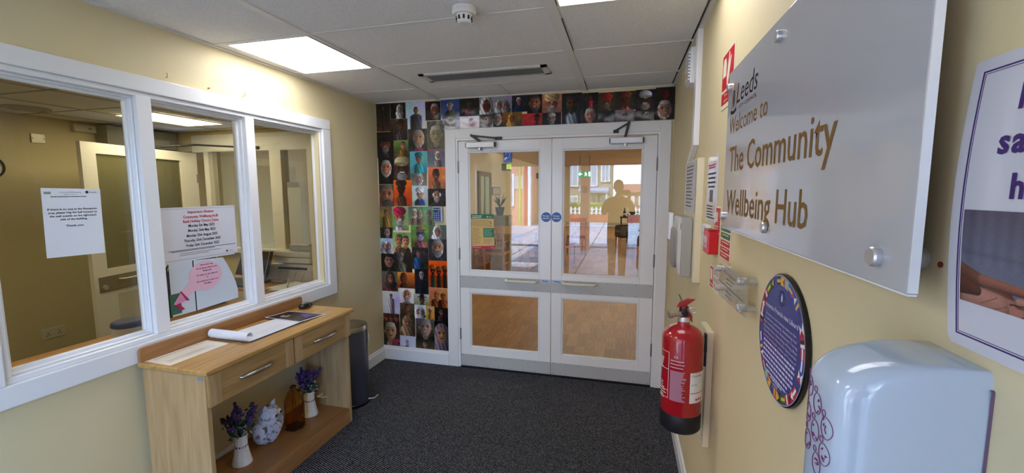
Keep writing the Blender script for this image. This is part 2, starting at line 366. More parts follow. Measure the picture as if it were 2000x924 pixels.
# air conditioning grille in the ceiling
ac = emp('ceiling_grille', (-.93, 2.84, CH), 'long grey air grille set in a white ceiling plate in front of the doors', 'vent')
x0, x1, y0, y1 = -1.38, -.495, 2.745, 2.945
pl = MB().box(-1.55, -.355, 2.545, 3.115, CH, CH + .012)
obj('cover_plate', pl, tilem, ac)
obj('frame', MB().box(x0, x1, y0, y0 + .03, CH - .010, CH).box(x0, x1, y1 - .03, y1, CH - .010, CH).box(x0, x0 + .04, y0, y1, CH - .010, CH).box(x1 - .04, x1, y0, y1, CH - .010, CH), mat('grille_frame', '#cfcdc6', .45), ac)
obj('backing', MB().box(x0 + .03, x1 - .03, y0 + .02, y1 - .02, CH - .003, CH - .001), gapm, ac)
for k in range(11):
    y = y0 + .036 + k * .0128
    obj('slat', MB().obox(((x0 + x1) / 2, y, CH - .006), (1, 0, 0), (0, .8, -.6), (0, .6, .8), x1 - x0 - .08, .010, .0016), mat('grille_slat', '#6a6a66', .5), ac)
for x in (x0 + .02, -1.15, -.94, -.72, x1 - .02):
    for y in (y0 + .014, y1 - .014): obj('screw', MB().lathe([(0, -.002), (.005, -.001), (.005, 0)], (x, y, CH - .010), 8), darkmetal, ac)

# smoke detector
sd = emp('smoke_detector', (-.695, 1.835, CH), 'round white smoke detector on the ceiling', 'smoke detector')
c = (-.695, 1.835, CH)
obj('base', MB().lathe([(.052, 0), (.052, -.022), (.047, -.030), (.03, -.031)], c, 36), mat('detector_white', '#dcdad4', .4), sd, smooth=30)
obj('head', MB().lathe([(.034, -.03), (.036, -.038), (.030, -.060), (.022, -.066), (.0, -.066)], c, 36), MATS['detector_white'], sd, smooth=30)
for k in range(10):
    a = k * PI / 5; p = Vector((c[0] + .034 * math.cos(a), c[1] + .034 * math.sin(a), CH - .047))
    obj('sensor_slot', MB().obox(p, (-math.sin(a), math.cos(a), 0), (0, 0, 1), (math.cos(a), math.sin(a), 0), .008, .016, .004), gapm, sd)

# ---------------------------------------------------------------- window_1 : reception window in the left wall
w1 = emp('window_1', (XL, 1.85, .8), 'white framed three-pane reception window in the left wall', 'window'); del w1['category']; w1['kind'] = 'structure'
ay0, ay1, az0, az1 = .885, 2.853, .795, 2.127
def archi(name, a0, a1, b0, b1, outer):        # flat board with a raised outer band
    obj(name, MB().box(XL, XL + .022, a0, a1, b0, b1), white, w1, bevel=.004)
archi('architrave', ay0, ay1, az1 - .072, az1, 1); archi('architrave', ay0, ay1, az0, az0 + .085, 1)
archi('architrave', ay0, ay0 + .095, az0 + .085, az1 - .072, 1); archi('architrave', ay1 - .082, ay1, az0 + .085, az1 - .072, 1)
iy0, iy1, iz0, iz1 = ay0 + .095, ay1 - .082, az0 + .085, az1 - .072
def ring(x0, x1, a0, a1, b0, b1, w, name, m=white):
    for q in ((a0, a1, b1 - w, b1), (a0, a1, b0, b0 + w), (a0, a0 + w, b0 + w, b1 - w), (a1 - w, a1, b0 + w, b1 - w)):
        obj(name, MB().box(x0, x1, *q), m, w1, bevel=.003, segs=1)
ring(XL - .095, XL + .008, iy0, iy1, iz0, iz1, .024, 'window_frame')
for y0, y1 in ((1.515, 1.58), (2.103, 2.165)):
    obj('mullion', MB().box(XL - .09, XL + .012, y0, y1, iz0 + .02, iz1 - .02), white, w1, bevel=.004)
for y0, y1 in ((iy0 + .024, 1.515), (1.58, 2.103), (2.165, iy1 - .024)):
    z0, z1 = iz0 + .024, iz1 - .024
    ring(XL - .04, XL - .012, y0, y1, z0, z1, .010, 'glazing_bead')
    ring(XL - .052, XL - .034, y0 + .004, y1 - .004, z0 + .004, z1 - .004, .018, 'glazing_bead')
    obj('pane', MB().box(XL - .060, XL - .054, y0 + .004, y1 - .004, z0 + .004, z1 - .004), recglass, w1)
GX = XL - .0535      # room face of the glass

# ---------------------------------------------------------------- double door
struct('trim_5', None or (lambda: (lambda m: m.box(-1.522, -1.425, YB - .02, YB, 0, 2.125).box(.258, .335, YB - .02, YB, 0, 2.125).box(-1.425, .258, YB - .02, YB, 2.045, 2.125))(MB()))(), whitew, label='broad white architrave around the double door', bevel=.004)
struct('trim_6', (lambda m: m.box(-1.425, -1.407, YB - .012, YB + .12, 0, 2.045).box(.242, .258, YB - .012, YB + .12, 0, 2.045).box(-1.407, .242, YB - .012, YB + .12, 2.026, 2.045)
       .box(-1.407, -1.39, YB + .045, YB + .10, 0, 2.026).box(.225, .242, YB + .045, YB + .10, 0, 2.026))(MB()), white, label='white door lining inside the architrave')
def door(n, xa, xb, pa, pb, hinge_x, label):
    d = emp('door_%d' % n, ((xa + xb) / 2, YB, 0), label, 'door'); del d['category']; d['kind'] = 'structure'
    y0, y1 = YB - .006, YB + .038; B = dict(bevel=.002, segs=1)
    obj('stile', MB().box(xa, pa, y0, y1, .012, 2.02), white, d, **B); obj('stile', MB().box(pb, xb, y0, y1, .012, 2.02), white, d, **B)
    obj('rail', MB().box(pa, pb, y0, y1, 1.932, 2.02), white, d, **B)
    obj('rail', MB().box(pa, pb, y0, y1, .693, .888), white, d, **B)
    obj('rail', MB().box(pa, pb, y0, y1, .012, .187), white, d, **B)
    for z0, z1 in ((.888, 1.932), (.187, .693)):
        obj('glass_pane', MB().box(pa, pb, YB + .014, YB + .020, z0, z1), doorglass, d)
        for q in ((pa, pb, z1 - .014, z1), (pa, pb, z0, z0 + .014), (pa, pa + .014, z0 + .014, z1 - .014), (pb - .014, pb, z0 + .014, z1 - .014)):
            obj('glazing_bead', MB().box(q[0], q[1], YB + .0, YB + .014, q[2], q[3]), white, d, bevel=.004, segs=1)
    obj('push_plate', MB().box(xa + .002, xb - .002, y0 - .002, y0, .735, .845), greyplate, d)
    obj('kick_plate', MB().box(xa + .002, xb - .002, y0 - .002, y0, .016, .122), greyplate, d)
    sc = MB()
    for k in range(8):
        x = xa + .02 + k * (xb - xa - .04) / 7
        for z in (.745, .835, .027, .112): sc.lathe([(0, -.0015), (.003, -.001), (.003, .0)], (x, y0 - .002, z), 6, ax='y')
    obj('screw', sc, darkmetal, d, kind='stuff')
    hx0, hx1 = (-.972, -.700) if n == 1 else (-.480, -.212)
    hz = .828; ys = y0 - .002
    path = [(hx0, ys, hz), (hx0, ys - .035, hz), (hx0 + .004, ys - .048, hz), (hx0 + .016, ys - .055, hz), (hx1 - .016, ys - .055, hz), (hx1 - .004, ys - .048, hz), (hx1, ys - .035, hz), (hx1, ys, hz)]
    obj('pull_handle', MB().tube(path, .0115, 14), mat('ivory_handle', '#dcd8c4', .25), d, smooth=50)
    for z in (1.80, 1.04, .31):
        h = obj('hinge', MB().box(hinge_x - .006, hinge_x + .006, y0 - .004, y0 + .006, z - .05, z + .05).cyl((hinge_x, y0 - .005, z - .052), (hinge_x, y0 - .005, z + .052), .006, 10), mat('hinge_steel', '#8f8d86', .4, metal=.9), d)
    # closer
    if n == 1: cx0, cx1, piv, elbow, far = -1.318, -1.066, -1.20, (-1.268, 2.062), (-1.055, 2.035)
    else: cx0, cx1, piv, elbow, far = -.118, .130, -.002, (.020, 2.115), (-.085, 2.055)
    cl = obj('door_closer', MB().box(cx0, cx1, y0 - .045, y0, 1.958, 2.008), mat('closer_silver', '#b9b9b6', .35, metal=.6), d, bevel=.006)
    obj('end_cap', MB().box(cx0 - .006, cx0, y0 - .04, y0 - .004, 1.964, 2.002).box(cx1, cx1 + .006, y0 - .04, y0 - .004, 1.964, 2.002), darkmetal, cl, kind='stuff')
    obj('spindle', MB().cyl((piv, y0 - .022, 1.940), (piv, y0 - .022, 1.958), .014, 14).cyl((piv, y0 - .022, 2.008), (piv, y0 - .022, 2.018), .012, 14), chrome, cl, kind='stuff')
    yy = y0 - .028
    obj('closer_arm', MB().obox(((piv + elbow[0]) / 2, yy - .012, (2.016 + elbow[1]) / 2), Vector((elbow[0] - piv, 0, elbow[1] - 2.016)).normalized(), Vector((-(elbow[1] - 2.016), 0, elbow[0] - piv)).normalized(), (0, 1, 0), math.hypot(elbow[0] - piv, elbow[1] - 2.016) + .02, .020, .008), black, cl, bevel=.003)
    obj('closer_arm', MB().obox(((far[0] + elbow[0]) / 2, yy - .003, (far[1] + elbow[1]) / 2), Vector((elbow[0] - far[0], 0, elbow[1] - far[1])).normalized(), Vector((-(elbow[1] - far[1]), 0, elbow[0] - far[0])).normalized(), (0, 1, 0), math.hypot(elbow[0] - far[0], elbow[1] - far[1]) + .02, .015, .008), black, cl, bevel=.003)
    obj('arm_bracket', MB().box(far[0] - .012, far[0] + .05 if n == 1 else far[0] + .03, YB - .03, YB - .012, far[1] - .012, far[1] + .012), black, cl, bevel=.003)
    return d
door(1, -1.404, -.5855, -1.314, -.682, -1.4055, 'left leaf of the white glazed double door')
door(2, -.5805, .2385, -.493, .137, .240, 'right leaf of the white glazed double door')
struct('trim_7', MB().box(-1.404, .2385, YB - .02, YB + .10, .0, .010), darkmetal, label='dark threshold strip under the double door')

# ---------------------------------------------------------------- reception behind the window
RX, RY, RC = -5.48, 4.13, 2.32
oldcream = mat('reception_wall', '#cdbd8e', .65, bump=(60, .05))
struct('wall_reception_back', MB().box(RX - .1, RX, -.3, RY + .1, 0, 2.5), oldcream)
struct('wall_reception_near', MB().box(RX, XL - .1, -.4, -.3, 0, 2.5), oldcream)
wr = MB().box(RX, -5.38, RY, RY + .1, 0, 2.5).box(-5.38, XL - .1, RY, RY + .1, 2.10, 2.5).box(-3.44, XL - .1, RY, RY + .1, 0, 2.1).box(-4.86, -3.44, RY, RY + .1, 0, .9)
struct('wall_reception_far', wr, oldcream)
struct('floor_reception', MB().box(RX, XL - .1, -.3, RY + 1.6, -.08, 0), mat('reception_carpet', '#55524c', .9))
struct('ceiling_reception', MB().box(RX, XL - .1, -.3, RY, RC, RC + .1), tilem)
struct('wall_corridor', MB().box(-6.4, XL - .1, RY + 1.5, RY + 1.6, 0, 2.5), mat('corridor_wall', '#8f7348', .6))
struct('wall_corridor.001', MB().box(-6.5, -6.4, RY, RY + 1.6, 0, 2.5), MATS['corridor_wall'])
struct('ceiling_corridor', MB().box(-6.5, XL - .1, RY + .1, RY + 1.6, 2.5, 2.58), MATS['corridor_wall'])
gb = MB()
for y in (.4, 1.0, 1.6, 2.2, 2.8, 3.4, 4.0): gb.box(RX, XL - .1, y - .01, y + .01, RC - .003, RC)
for x in (-5.2, -4.67, -4.0, -3.4, -2.8): gb.box(x - .01, x + .01, -.3, RY, RC - .003, RC)
struct('trim_8', gb, mat('reception_grid', '#a8a28f', .6), label='grid bars of the reception ceiling')
r = emp('ceiling_light', (-4.38, 3.4, RC), 'ceiling light panel seen through the middle reception pane', 'light', 'ceiling light panels')
obj('diffuser', MB().box(-4.65, -4.17, 3.03, 3.72, RC - .008, RC - .003), panel_r, r); 
obj('frame', MB().box(-4.67, -4.65, 3.01, 3.74, RC - .012, RC - .003).box(-4.17, -4.15, 3.01, 3.74, RC - .012, RC - .003).box(-4.65, -4.17, 3.01, 3.03, RC - .012, RC - .003).box(-4.65, -4.17, 3.72, 3.74, RC - .012, RC - .003), teem, r)
r = emp('ceiling_light', (-3.7, 1.0, RC), 'ceiling light panel of the reception hidden above the left pane', 'light', 'ceiling light panels')
obj('diffuser', MB().box(-4.0, -3.4, .7, 1.3, RC - .008, RC - .003), panel_r, r)
v = emp('ceiling_vent', (-5.02, 2.6, RC), 'round pale ceiling vent seen through the left pane', 'vent')
obj('rim', MB().lathe([(.15, 0), (.15, -.012), (.11, -.02), (.10, -.006)], (-5.02, 2.6, RC), 32), mat('vent_beige', '#b8b09a', .5), v, smooth=30)
obj('cone', MB().lathe([(.0, -.03), (.07, -.026), (.09, -.01)], (-5.02, 2.6, RC), 32), MATS['vent_beige'], v, smooth=30)
# white frames on the far reception wall
fw = mat('old_white', '#e6e2d6', .4)
t9 = MB().box(-5.1, -3.40, RY - .02, RY, 2.07, 2.27)
t9.box(-4.93, -4.86, RY - .02, RY + .1, 0, 2.07).box(-3.97, -3.81, RY - .02, RY + .1, .9, 2.07).box(-3.46, -3.40, RY - .02, RY, .9, 2.07).box(-4.86, -3.40, RY - .05, RY, .86, .92)
struct('trim_9', t9, fw, label='white joinery of the door and window in the far wall of the reception', bevel=.003, segs=1)
w2 = emp('window_2', (-4.15, RY, .9), 'internal window of the reception onto a brown corridor', 'window'); del w2['category']; w2['kind'] = 'structure'
obj('pane', MB().box(-4.86, -3.97, RY + .04, RY + .046, .92, 2.07), recglass, w2); obj('pane', MB().box(-3.81, -3.46, RY + .04, RY + .046, .92, 2.07), recglass, w2)
# open reception door
A = Vector((-4.738, 2.784, 0)); B = Vector((-4.985, 4.067, 0)); du = (B - A); DWid = du.length; du.normalize(); dn = Vector((du.y, -du.x, 0))
if dn.x < 0: dn = -dn
dd = emp('door_3', A, 'white glazed door standing open inside the reception', 'door'); del dd['category']; dd['kind'] = 'structure'
def dpart(name, t0, t1, z0, z1, d0, d1, m, parent=dd, **k):
    a = A + du * t0 * DWid + dn * d0; b = A + du * t1 * DWid + dn * d0; w = dn * (d1 - d0)
    return obj(name, MB().prism([a + Vector((0, 0, z0)), b + Vector((0, 0, z0)), b + Vector((0, 0, z1)), a + Vector((0, 0, z1))], w), m, parent, **k)
dpart('stile', 0, .10, .02, 2.05, -.04, 0, fw); dpart('stile', .82, 1, .02, 2.05, -.04, 0, fw)
dpart('rail', .10, .82, 1.95, 2.05, -.04, 0, fw); dpart('rail', .10, .82, .02, .86, -.04, 0, fw)
dpart('glass_pane', .10, .82, .86, 1.95, -.024, -.018, glass('frosted_pane', (.72, .74, .62), .8, .35, '#8a8460'))
dpart('lower_panel', .16, .80, .1, .60, 0, .003, mat('pale_panel', '#cfcab8', .4))
dpart('lock_plate', .03, .40, .645, .79, 0, .004, mat('brushed_plate', '#9a9488', .35, metal=.8))
ph = [A + du * (DWid * t) + dn * d + Vector((0, 0, .745)) for t, d in ((.18, 0), (.18, .04), (.20, .05), (.38, .05), (.40, .04), (.40, 0))]
obj('pull_handle', MB().tube(ph, .010, 10), mat('handle_beige', '#c9bfa6', .3), dd, smooth=50)
obj('lock', MB().cyl(A + du * .07 * DWid + Vector((0, 0, .69)), A + du * .07 * DWid + dn * .015 + Vector((0, 0, .69)), .022, 16), chrome, dd)
for z in (1.75, .4): dpart('hinge', .985, 1.0, z - .05, z + .05, 0, .008, steel)
af = (du, Vector((0, 0, 1)), dn)
def dp(t, z, d=.001): return A + du * t * DWid + dn * d + Vector((0, 0, z))
text('S', dp(.30, 1.60, -.016), af, .035, mat('faint_ink', '#55553a', .6), dd); text('ce', dp(.66, 1.60, -.016), af, .03, MATS['faint_ink'], dd)
text('Supp', dp(.27, 1.36, -.016), af, .024, MATS['faint_ink'], dd); text('Partner', dp(.24, 1.25, -.016), af, .02, MATS['faint_ink'], dd); text('ervice', dp(.62, 1.43, -.016), af, .02, MATS['faint_ink'], dd)
bars(dp(.23, 1.20, -.016), af, .22, 1, .02, .006, mat('faint_red', '#a0684a', .6), dd)
# closer of that door
cr_ = emp('door_closer', (-4.9, 3.9, 2.1), 'black closer arm above the open reception door', 'door closer')
obj('arm', MB().tube([(-4.92, 3.62, 2.085), (-4.78, 3.90, 2.13)], .012, 8), black, cr_); obj('arm', MB().tube([(-4.78, 3.90, 2.13), (-4.18, 4.10, 2.10)], .011, 8), black, cr_)
obj('foot', MB().box(-4.22, -4.10, 4.085, 4.11, 2.085, 2.115), black, cr_)
# things on the reception back wall
s_ = emp('shutter_box', (RX, 3.5, 2.1), 'grey box on the reception wall above the open door', 'box')
obj('housing', MB().box(RX, RX + .18, 3.36, 4.1, 2.10, 2.30), mat('box_grey', '#8c8878', .5), s_, bevel=.01); obj('vent_strip', MB().box(RX + .18, RX + .185, 3.5, 4.0, 2.13, 2.20), mat('box_pale', '#aaa694', .5), s_)
s_ = emp('junction_box', (RX, 3.27, 2.2), 'small pale box near the reception ceiling, left of the shutter box', 'box')
obj('case', MB().box(RX, RX + .05, 3.16, 3.35, 2.21, 2.29), mat('box_cream', '#bfb79a', .5), s_, bevel=.008); obj('mark', MB().box(RX + .05, RX + .052, 3.28, 3.31, 2.24, 2.26), greyink, s_)
s_ = emp('blanking_plate', (RX, 2.89, 2.1), 'square metal blanking plate high on the reception wall', 'plate')
obj('plate', MB().box(RX, RX + .012, 2.838, 2.942, 2.062, 2.151), mat('plate_metal', '#a7a08c', .35, metal=.5), s_, bevel=.003); obj('screw', MB().lathe([(.004, .012), (.004, .015), (0, .016)], (RX, 2.85, 2.106), 8, ax='x').lathe([(.004, .012), (.004, .015), (0, .016)], (RX, 2.93, 2.106), 8, ax='x'), darkmetal, s_, kind='stuff')
s_ = emp('wall_socket', (RX, 2.83, .2), 'white double wall socket low on the reception wall', 'socket')
obj('plate', MB().box(RX, RX + .01, 2.741, 2.927, .150, .252), mat('socket_white', '#cfc8b0', .3), s_, bevel=.004)
for y in (2.79, 2.88):
    obj('outlet', MB().box(RX + .0095, RX + .0105, y - .010, y - .004, .175, .187).box(RX + .0095, RX + .0105, y + .010, y + .016, .175, .187).box(RX + .0095, RX + .0105, y, y + .006, .195, .210), gapm, s_, kind='stuff')
    obj('rocker', MB().box(RX + .01, RX + .014, y - .008, y + .008, .218, .238), MATS['socket_white'], s_, bevel=.001)
s_ = emp('wall_clock', (RX, 2.53, 1.8), 'round wall clock at the left edge of the picture', 'clock')
obj('rim', MB().lathe([(.10, 0), (.105, .03), (.10, .04), (.088, .03), (.088, .0)], (RX, 2.525, 1.815), 36, ax='x', cap=False), black, s_, smooth=40)
obj('face', MB().cyl((RX + .005, 2.525, 1.815), (RX + .02, 2.525, 1.815), .09, 32), paper, s_)
obj('hand', MB().box(RX + .021, RX + .023, 2.522, 2.528, 1.815, 1.875), black, s_); obj('hand', MB().box(RX + .021, RX + .023, 2.525, 2.57, 1.812, 1.818), black, s_)
# desk and things on it
deskwood = wood('desk_beech', '#a5743f', '#c08d52', 'y')
dk = emp('reception_desk', (-2.65, 1.6, 0), 'wood-edged reception counter under the window on the office side', 'desk')
obj('desktop', MB().box(-2.93, XL - .106, .3, 2.95, .722, .75), deskwood, dk, bevel=.003); obj('desktop', MB().box(-3.75, XL - .106, 2.951, 3.8, .722, .75), deskwood, dk, bevel=.003)
for x, y in ((-2.88, .4), (-2.88, 2.9), (-3.7, 3.0), (-3.7, 3.75)): obj('leg', MB().box(x - .025, x + .025, y - .025, y + .025, 0, .722), steel, dk)
tb = emp('wipes_tub', (-2.80, 1.80, .75), 'white tub with a dark blue lid on the reception counter', 'tub')
c = (-2.80, 1.79, .75)
obj('body', MB().lathe([(.070, 0), (.076, .005), (.078, .060), (.074, .066)], c, 32), mat('tub_white', '#c9d3e0', .3), tb, smooth=30)
obj('lid', MB().lathe([(.080, .062), (.083, .066), (.081, .086), (.070, .093), (0, .095)], c, 32), mat('tub_blue', '#22386f', .3), tb, smooth=30)
# printer stack
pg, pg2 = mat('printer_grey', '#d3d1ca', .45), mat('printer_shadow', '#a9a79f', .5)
pr = emp('office_printer', (-3.08, 3.5, .75), 'grey office printer stack behind the right-hand reception pane', 'printer')
obj('body', MB().prism([(-3.36, 3.33, .75), (-2.80, 3.33, .75), (-2.80, 3.33, .915), (-3.27, 3.33, .905), (-3.36, 3.33, .84)], (0, .40, 0)), pg, pr, bevel=.008)
obj('paper_tray', MB().box(-3.20, -2.80, 3.30, 3.70, .925, .975), pg, pr, bevel=.006); obj('paper_tray', MB().box(-3.20, -2.80, 3.30, 3.70, .98, 1.03), pg, pr, bevel=.006)
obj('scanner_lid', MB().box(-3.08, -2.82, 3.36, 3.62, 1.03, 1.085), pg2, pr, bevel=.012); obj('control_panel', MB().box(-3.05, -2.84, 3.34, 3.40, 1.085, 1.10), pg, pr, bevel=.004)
obj('output_slot', MB().box(-3.18, -2.86, 3.322, 3.331, .86, .88), gapm, pr)
mo = emp('laptop', (-3.3, 3.2, .75), 'black laptop screen angled beside the office printer', 'laptop')
obj('screen', MB().prism([(-3.62, 3.25, .80), (-3.15, 3.12, .80), (-3.10, 3.16, 1.05), (-3.56, 3.30, 1.03)], (.01, .03, 0)), black, mo, bevel=.003); obj('keyboard_base', MB().box(-3.62, -3.2, 2.97, 3.25, .75, .77), black, mo, bevel=.004)
obj('screen_edge', MB().tube([(-3.15, 3.115, .80), (-3.10, 3.155, 1.05), (-3.56, 3.295, 1.035)], .004, 6), steel, mo)
for k, (x, y, a, l) in enumerate(((-2.80, 3.05, .2, 'white papers lying on the reception desk by the printer, topmost sheet'), (-2.86, 3.10, -.1, 'white paper pile edge under the top sheet on the reception desk'), (-2.72, 2.98, .5, 'sheet of paper nearest the glass on the reception desk'))):
    pp = MB(); R_ = Matrix.Rotation(a, 3, 'Z'); pp.obox((x, y, .756 + .006 * (2 - k)), R_ @ Vector((1, 0, 0)), R_ @ Vector((0, 1, 0)), (0, 0, 1), .21, .297, .005)
    obj('paper_sheet', pp, paper, label=l, cat='paper', group='loose papers on the reception desk')
ln = emp('desk_lamp', (-2.62, 2.75, .75), 'thin chrome bent tube standing on the reception desk', 'desk accessory')
obj('tube', MB().tube([(-2.60, 2.80, .75), (-2.60, 2.80, .84), (-2.61, 2.82, .87), (-2.64, 2.86, .875), (-2.67, 2.90, .85)], .007, 8), steel, ln, smooth=60); obj('base', MB().lathe([(.03, 0), (.03, .006), (.0, .008)], (-2.60, 2.80, .75), 20), black, ln)
tr = emp('letter_rack', (-2.95, 3.12, .75), 'wire document rack in front of the office printer', 'rack')
for k in range(4): obj('wire', MB().tube([(-3.10 + k * .09, 3.20, .755), (-3.08 + k * .09, 3.24, .86), (-3.0 + k * .09, 3.26, .87)], .003, 6), steel, tr)
obj('base', MB().box(-3.12, -2.80, 3.18, 3.28, .75, .757), steel, tr)
# office chair back behind the middle pane
ch = emp('office_chair', (-2.98, 2.35, 0), 'black office chair behind the middle reception pane', 'chair')
obj('backrest', MB().superell((-3.02, 2.38, .86), (.04, .22, .26), .5, .5), black, ch, smooth=True); obj('seat', MB().superell((-3.26, 2.38, .50), (.24, .24, .05), .5, .6), black, ch, smooth=True)
obj('post', MB().cyl((-3.26, 2.38, .06), (-3.26, 2.38, .46), .03), darkmetal, ch); obj('back_bar', MB().tube([(-3.2, 2.38, .47), (-3.03, 2.38, .48), (-3.0, 2.38, .7)], .015), darkmetal, ch)
for k in range(5): a = k * 2 * PI / 5; obj('foot', MB().tube([(-3.26, 2.38, .07), (-3.26 + .28 * math.cos(a), 2.38 + .28 * math.sin(a), .03)], [.02, .028]), darkmetal, ch)
# papers hanging on the internal window
card('notice_sheet', (-3.735, RY - .03, 1.45), BV, .16, .25, mat('dull_grey_paper', '#8d8a7d', .6), label='grey printed sheet on the internal window of the reception', cat='notice')
card('hanging_paper', (-3.70, RY - .06, .98), BV, .17, .66, mat('dull_white_paper', '#c5c3b4', .6), label='long white paper hanging on the internal window above the printer', cat='paper')

# ================================================================== NOTICES ON THE RECEPTION WINDOW
gx = GX + .001
LF = lambda y, z, d=0: Vector((gx + d, y, z))
n1 = emp('window_notice', (gx, 1.27, 1.32), 'white A4 notice on the left reception pane ending in Thank you', 'notice', 'notices on the reception window')
card('sheet', LF(1.172, 1.325), LV, .20, .283, paper, n1, tilt=-.02, t=.0008)
for s, z, w in (('If there is no one in the Reception', 1.517, .168), ('area, please ring the bell located on', 1.503, .166), ('the wall outside on the right-hand', 1.489, .158), ('side of the building.', 1.475, .092), ('Thank you', 1.448, .060)):
    text(s, LF(1.274, z, .0012), LV, .0080, ink, n1, width=w, align='C', weight=.02)
text('Community Wellbeing Hub', LF(1.27, 1.589, .0012), LV, .004, ink, n1, width=.075, align='C'); text('Leeds', LF(1.338, 1.588, .0012), LV, .006, ink, n1, width=.024)
text('Support Service', LF(1.27, 1.581, .0012), LV, .0035, ink, n1, width=.045, align='C'); bars(LF(1.205, 1.574, .0012), LV, .125, 1, .01, .003, ink, n1)
obj('crest', MB().lathe([(.006, 0), (0, .0005)], LF(1.328, 1.591, .0012), 10, ax='x'), ink, n1); obj('small_logo', MB().box(gx + .0011, gx + .0014, 1.185, 1.207, 1.583, 1.593), mat('logo_greengrey', '#8a9a80', .6), n1)
n2 = emp('window_notice', (gx, 1.84, 1.2), 'laminated Important Notice listing bank holiday closure dates on the middle pane', 'notice', 'notices on the reception window')
card('backing_sheet', LF(1.606, 1.222), LV, .42, .285, laminate, n2, t=.0006, tilt=0)
card('sheet', LF(1.622, 1.226, .001), LV, .424, .284, laminate, n2, t=.0008, tilt=.005)
y = 1.834
for s, z, w, m in (('Important Notice', 1.478, .150, redink), ('Community Wellbeing HUB', 1.452, .200, redink), ('Bank Holiday Closure Dates', 1.428, .205, redink), ('Monday 5th May 2025', 1.404, .150, ink), ('Monday 26th May 2025', 1.378, .158, ink),
                   ('Monday 25th August 2025', 1.351, .178, ink), ('Thursday 25th December 2025', 1.325, .212, ink), ('Friday 26th December 2025', 1.299, .190, ink)):
    text(s, LF(y, z, .0026), LV, .0150, m, n2, width=w, align='C', weight=.018)
obj('rule', MB().box(gx + .0022, gx + .0026, 1.645, 2.035, 1.284, 1.2865), ink, n2); bars(LF(1.66, 1.281, .0022), LV, .24, 1, .01, .003, ink, n2, rag=0)
bars(LF(1.70, 1.268, .0022), LV, .26, 2, .009, .003, greyink, n2, rag=.4, seed=4); text('Leeds', LF(1.985, 1.245, .0026), LV, .006, ink, n2, width=.028)
obj('crest', MB().lathe([(.006, 0), (0, .0005)], LF(1.976, 1.248, .0024), 10, ax='x'), ink, n2)
obj('border', MB().box(gx + .0019, gx + .0022, 1.628, 2.04, 1.502, 1.5035).box(gx + .0019, gx + .0022, 1.628, 2.04, 1.2335, 1.235), greyink, n2, kind='stuff')
# leaflets beneath
lf = mat('leaflet_pale', '#c4cdd6', .4)
card('leaflet', LF(1.640, .945, -.0), LV, .125, .277, lf, t=.0006, label='pale leaflet below the Important Notice, left of the gap', cat='leaflet', group='pale leaflets under the notice')
pts = [LF(1.772, .945, .0), LF(1.905, .950, .0), LF(2.030, .955, .0)] + [LF(2.035 - .17 * (1 - math.cos(a)) * .55, .955 + .27 * (a / (PI / 2)), 0) for a in (.3, .6, .9, 1.2, 1.5)] + [LF(1.772, 1.222, 0)]
poly('leaflet', pts, LV, lf, None, label='pale leaflet with a rounded corner below the Important Notice, right of the gap', cat='leaflet', group='pale leaflets under the notice')
card('green_card', LF(1.632, .955, .001), LV, .056, .108, mat('dark_green_card', '#2f5a4c', .5, tint=('#3d6d5a', 40, (1, 1, 8), .4, .6)), label='small dark green card in the lower left corner of the middle pane', cat='card')
bb = emp('speech_bubble_sticker', (gx, 1.82, 1.0), 'pink megaphone speech bubble sticker headed Have your say', 'sticker')
pink = mat('bubble_pink', '#dfb3c4', .4); cr0 = (1.835, 1.128)
pts = [LF(1.700, 1.030, .0016), LF(1.735, 1.040, .0016)]
for k in range(20):
    a = -2.15 + k * (PI * 2 - .75) / 19; pts.append(LF(cr0[0] + .098 * math.cos(a), cr0[1] + .082 * math.sin(a), .0016))
pts.append(LF(1.688, 1.062, .0016))
poly('bubble', pts, LV, pink, bb)
for s, z, w, m in (('Have your say', 1.187, .075, mat('plum_ink', '#6b1f4a', .5)), ('Let us know what we are', 1.169, .125, MATS['plum_ink']), ('doing well', 1.154, .05, MATS['plum_ink']), ('Or what we can improve', 1.132, .125, MATS['plum_ink']), ('on.', 1.117, .014, MATS['plum_ink']), ('We would love to hear your', 1.097, .13, MATS['plum_ink']), ('thoughts.', 1.082, .045, MATS['plum_ink'])):
    text(s, LF(1.843, z, .0028), LV, .0085, m, bb, width=w, align='C', weight=.02)
mg = mat('magenta', '#b21f5a', .35)
obj('megaphone', MB().prism([LF(1.648, 1.010, .002), LF(1.662, 1.003, .002), LF(1.722, 1.018, .002), LF(1.690, 1.064, .002)], (.0006, 0, 0)), mat('megaphone_pink', '#d58fb3', .4), bb)
obj('megaphone_rim', MB().prism([LF(1.716, 1.014, .003), LF(1.732, 1.012, .003), LF(1.692, 1.070, .003), LF(1.684, 1.070, .003)], (.0006, 0, 0)), mg, bb)
obj('megaphone_handle', MB().prism([LF(1.655, 1.000, .003), LF(1.672, 1.010, .003), LF(1.704, .972, .003), LF(1.686, .968, .003)], (.0006, 0, 0)), mg, bb)
# hooks on the wall above the window
for y, z, l in ((1.665, 2.150, 'small bent wire hook above the left mullion of the reception window'), (2.11, 2.155, 'small wire ring hook above the right mullion of the reception window')):
    obj('wire_hook', MB().tube([(XL + .001, y, z), (XL + .012, y, z), (XL + .02, y - .004, z + .008), (XL + .018, y - .002, z + .018), (XL + .010, y, z + .020)], .0018, 6), mat('brass', '#b58b3c', .35, metal=.8), label=l, cat='hook')
obj('push_pin', MB().lathe([(.004, 0), (.002, .006), (.004, .010), (0, .011)], (XL, 1.89, 2.150), 10, ax='x'), mat('pin_red', '#b04a2a', .4), label='tiny red pin in the wall above the middle pane', cat='pin')

